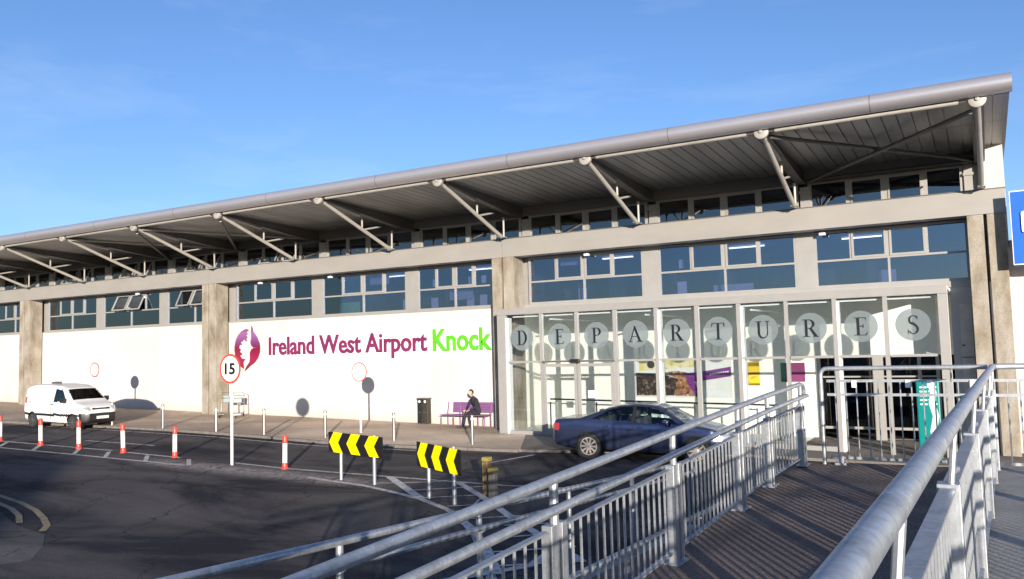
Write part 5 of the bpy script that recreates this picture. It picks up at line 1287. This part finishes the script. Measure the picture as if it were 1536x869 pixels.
# ------------------------------------------------------------------ sky, sun, camera
EL, AZ = math.radians(8.2), math.radians(-36.0)     # light travels towards AZ (from +Y towards -X)
w = bpy.data.worlds.new('World'); scene.world = w; w.use_nodes = True
nt = w.node_tree
bg = nt.nodes['Background']; sky = nt.nodes.new('ShaderNodeTexSky'); sky.sky_type = 'NISHITA'; sky.sun_disc = False
sky.sun_elevation = math.radians(14); sky.air_density = 1.0; sky.dust_density = 0.35; sky.ozone_density = 2.2
sd = Vector((math.sin(AZ)*math.cos(EL), math.cos(AZ)*math.cos(EL), -math.sin(EL)))
to_sun = -sd
sky.sun_elevation = EL
sky.sun_rotation = math.atan2(to_sun.x, to_sun.y)
# thin cirrus wisps
tc = nt.nodes.new('ShaderNodeTexCoord'); mp = nt.nodes.new('ShaderNodeMapping'); mp.inputs['Scale'].default_value = (1.0, 2.2, 7.0); mp.inputs['Rotation'].default_value = (0.0, 0.12, 0.3)
nz = nt.nodes.new('ShaderNodeTexNoise'); nz.inputs['Scale'].default_value = 2.2; nz.inputs['Detail'].default_value = 8; nz.inputs['Roughness'].default_value = .62
mr = nt.nodes.new('ShaderNodeMapRange'); mr.inputs['From Min'].default_value = .50; mr.inputs['From Max'].default_value = .85; mr.inputs['To Max'].default_value = .17
mx = nt.nodes.new('ShaderNodeMix'); mx.data_type = 'RGBA'
nt.links.new(tc.outputs['Generated'], mp.inputs[0]); nt.links.new(mp.outputs[0], nz.inputs['Vector']); nt.links.new(nz.outputs['Fac'], mr.inputs['Value'])
nt.links.new(mr.outputs[0], mx.inputs[0]); nt.links.new(sky.outputs[0], mx.inputs[6]); mx.inputs[7].default_value = (6.0, 6.2, 6.6, 1)
tn = nt.nodes.new('ShaderNodeMix'); tn.data_type = 'RGBA'; tn.blend_type = 'MULTIPLY'; tn.inputs[0].default_value = 1.0
nt.links.new(sky.outputs[0], tn.inputs[6]); tn.inputs[7].default_value = (0.84, 0.99, 1.38, 1); nt.links.new(tn.outputs[2], mx.inputs[6])
nt.links.new(mx.outputs[2], bg.inputs['Color']); bg.inputs['Strength'].default_value = 0.098
sl = bpy.data.lights.new('sun', 'SUN'); sl.energy = 5.0; sl.angle = math.radians(.53); sl.color = (1.0, .89, .76)
so = bpy.data.objects.new('sun', sl); COL.objects.link(so); so.rotation_euler = sd.to_track_quat('-Z', 'Y').to_euler(); so.location = (20, -40, 30)

cam = bpy.data.cameras.new('camera'); co = bpy.data.objects.new('camera', cam); COL.objects.link(co)
cam.sensor_width = 36; cam.lens = 1232.875/1536*36; cam.clip_start = .05; cam.clip_end = 6000
yaw, pitch, roll = -.518752, .0718344, -.0265471
f = Vector((math.sin(yaw)*math.cos(pitch), math.cos(yaw)*math.cos(pitch), math.sin(pitch)))
r = Vector((math.cos(yaw), -math.sin(yaw), 0)); u = r.cross(f)
r2 = r*math.cos(roll)+u*math.sin(roll); u2 = -r*math.sin(roll)+u*math.cos(roll)
M = Matrix(((r2.x, u2.x, -f.x, -.2484), (r2.y, u2.y, -f.y, -25.5824), (r2.z, u2.z, -f.z, 3.1393), (0, 0, 0, 1)))
co.matrix_world = M
scene.camera = co
scene.view_settings.view_transform = 'Standard'; scene.view_settings.look = 'None'; scene.view_settings.gamma = 1.0; scene.view_settings.exposure = 0.80
scene.view_settings.use_curve_mapping = False
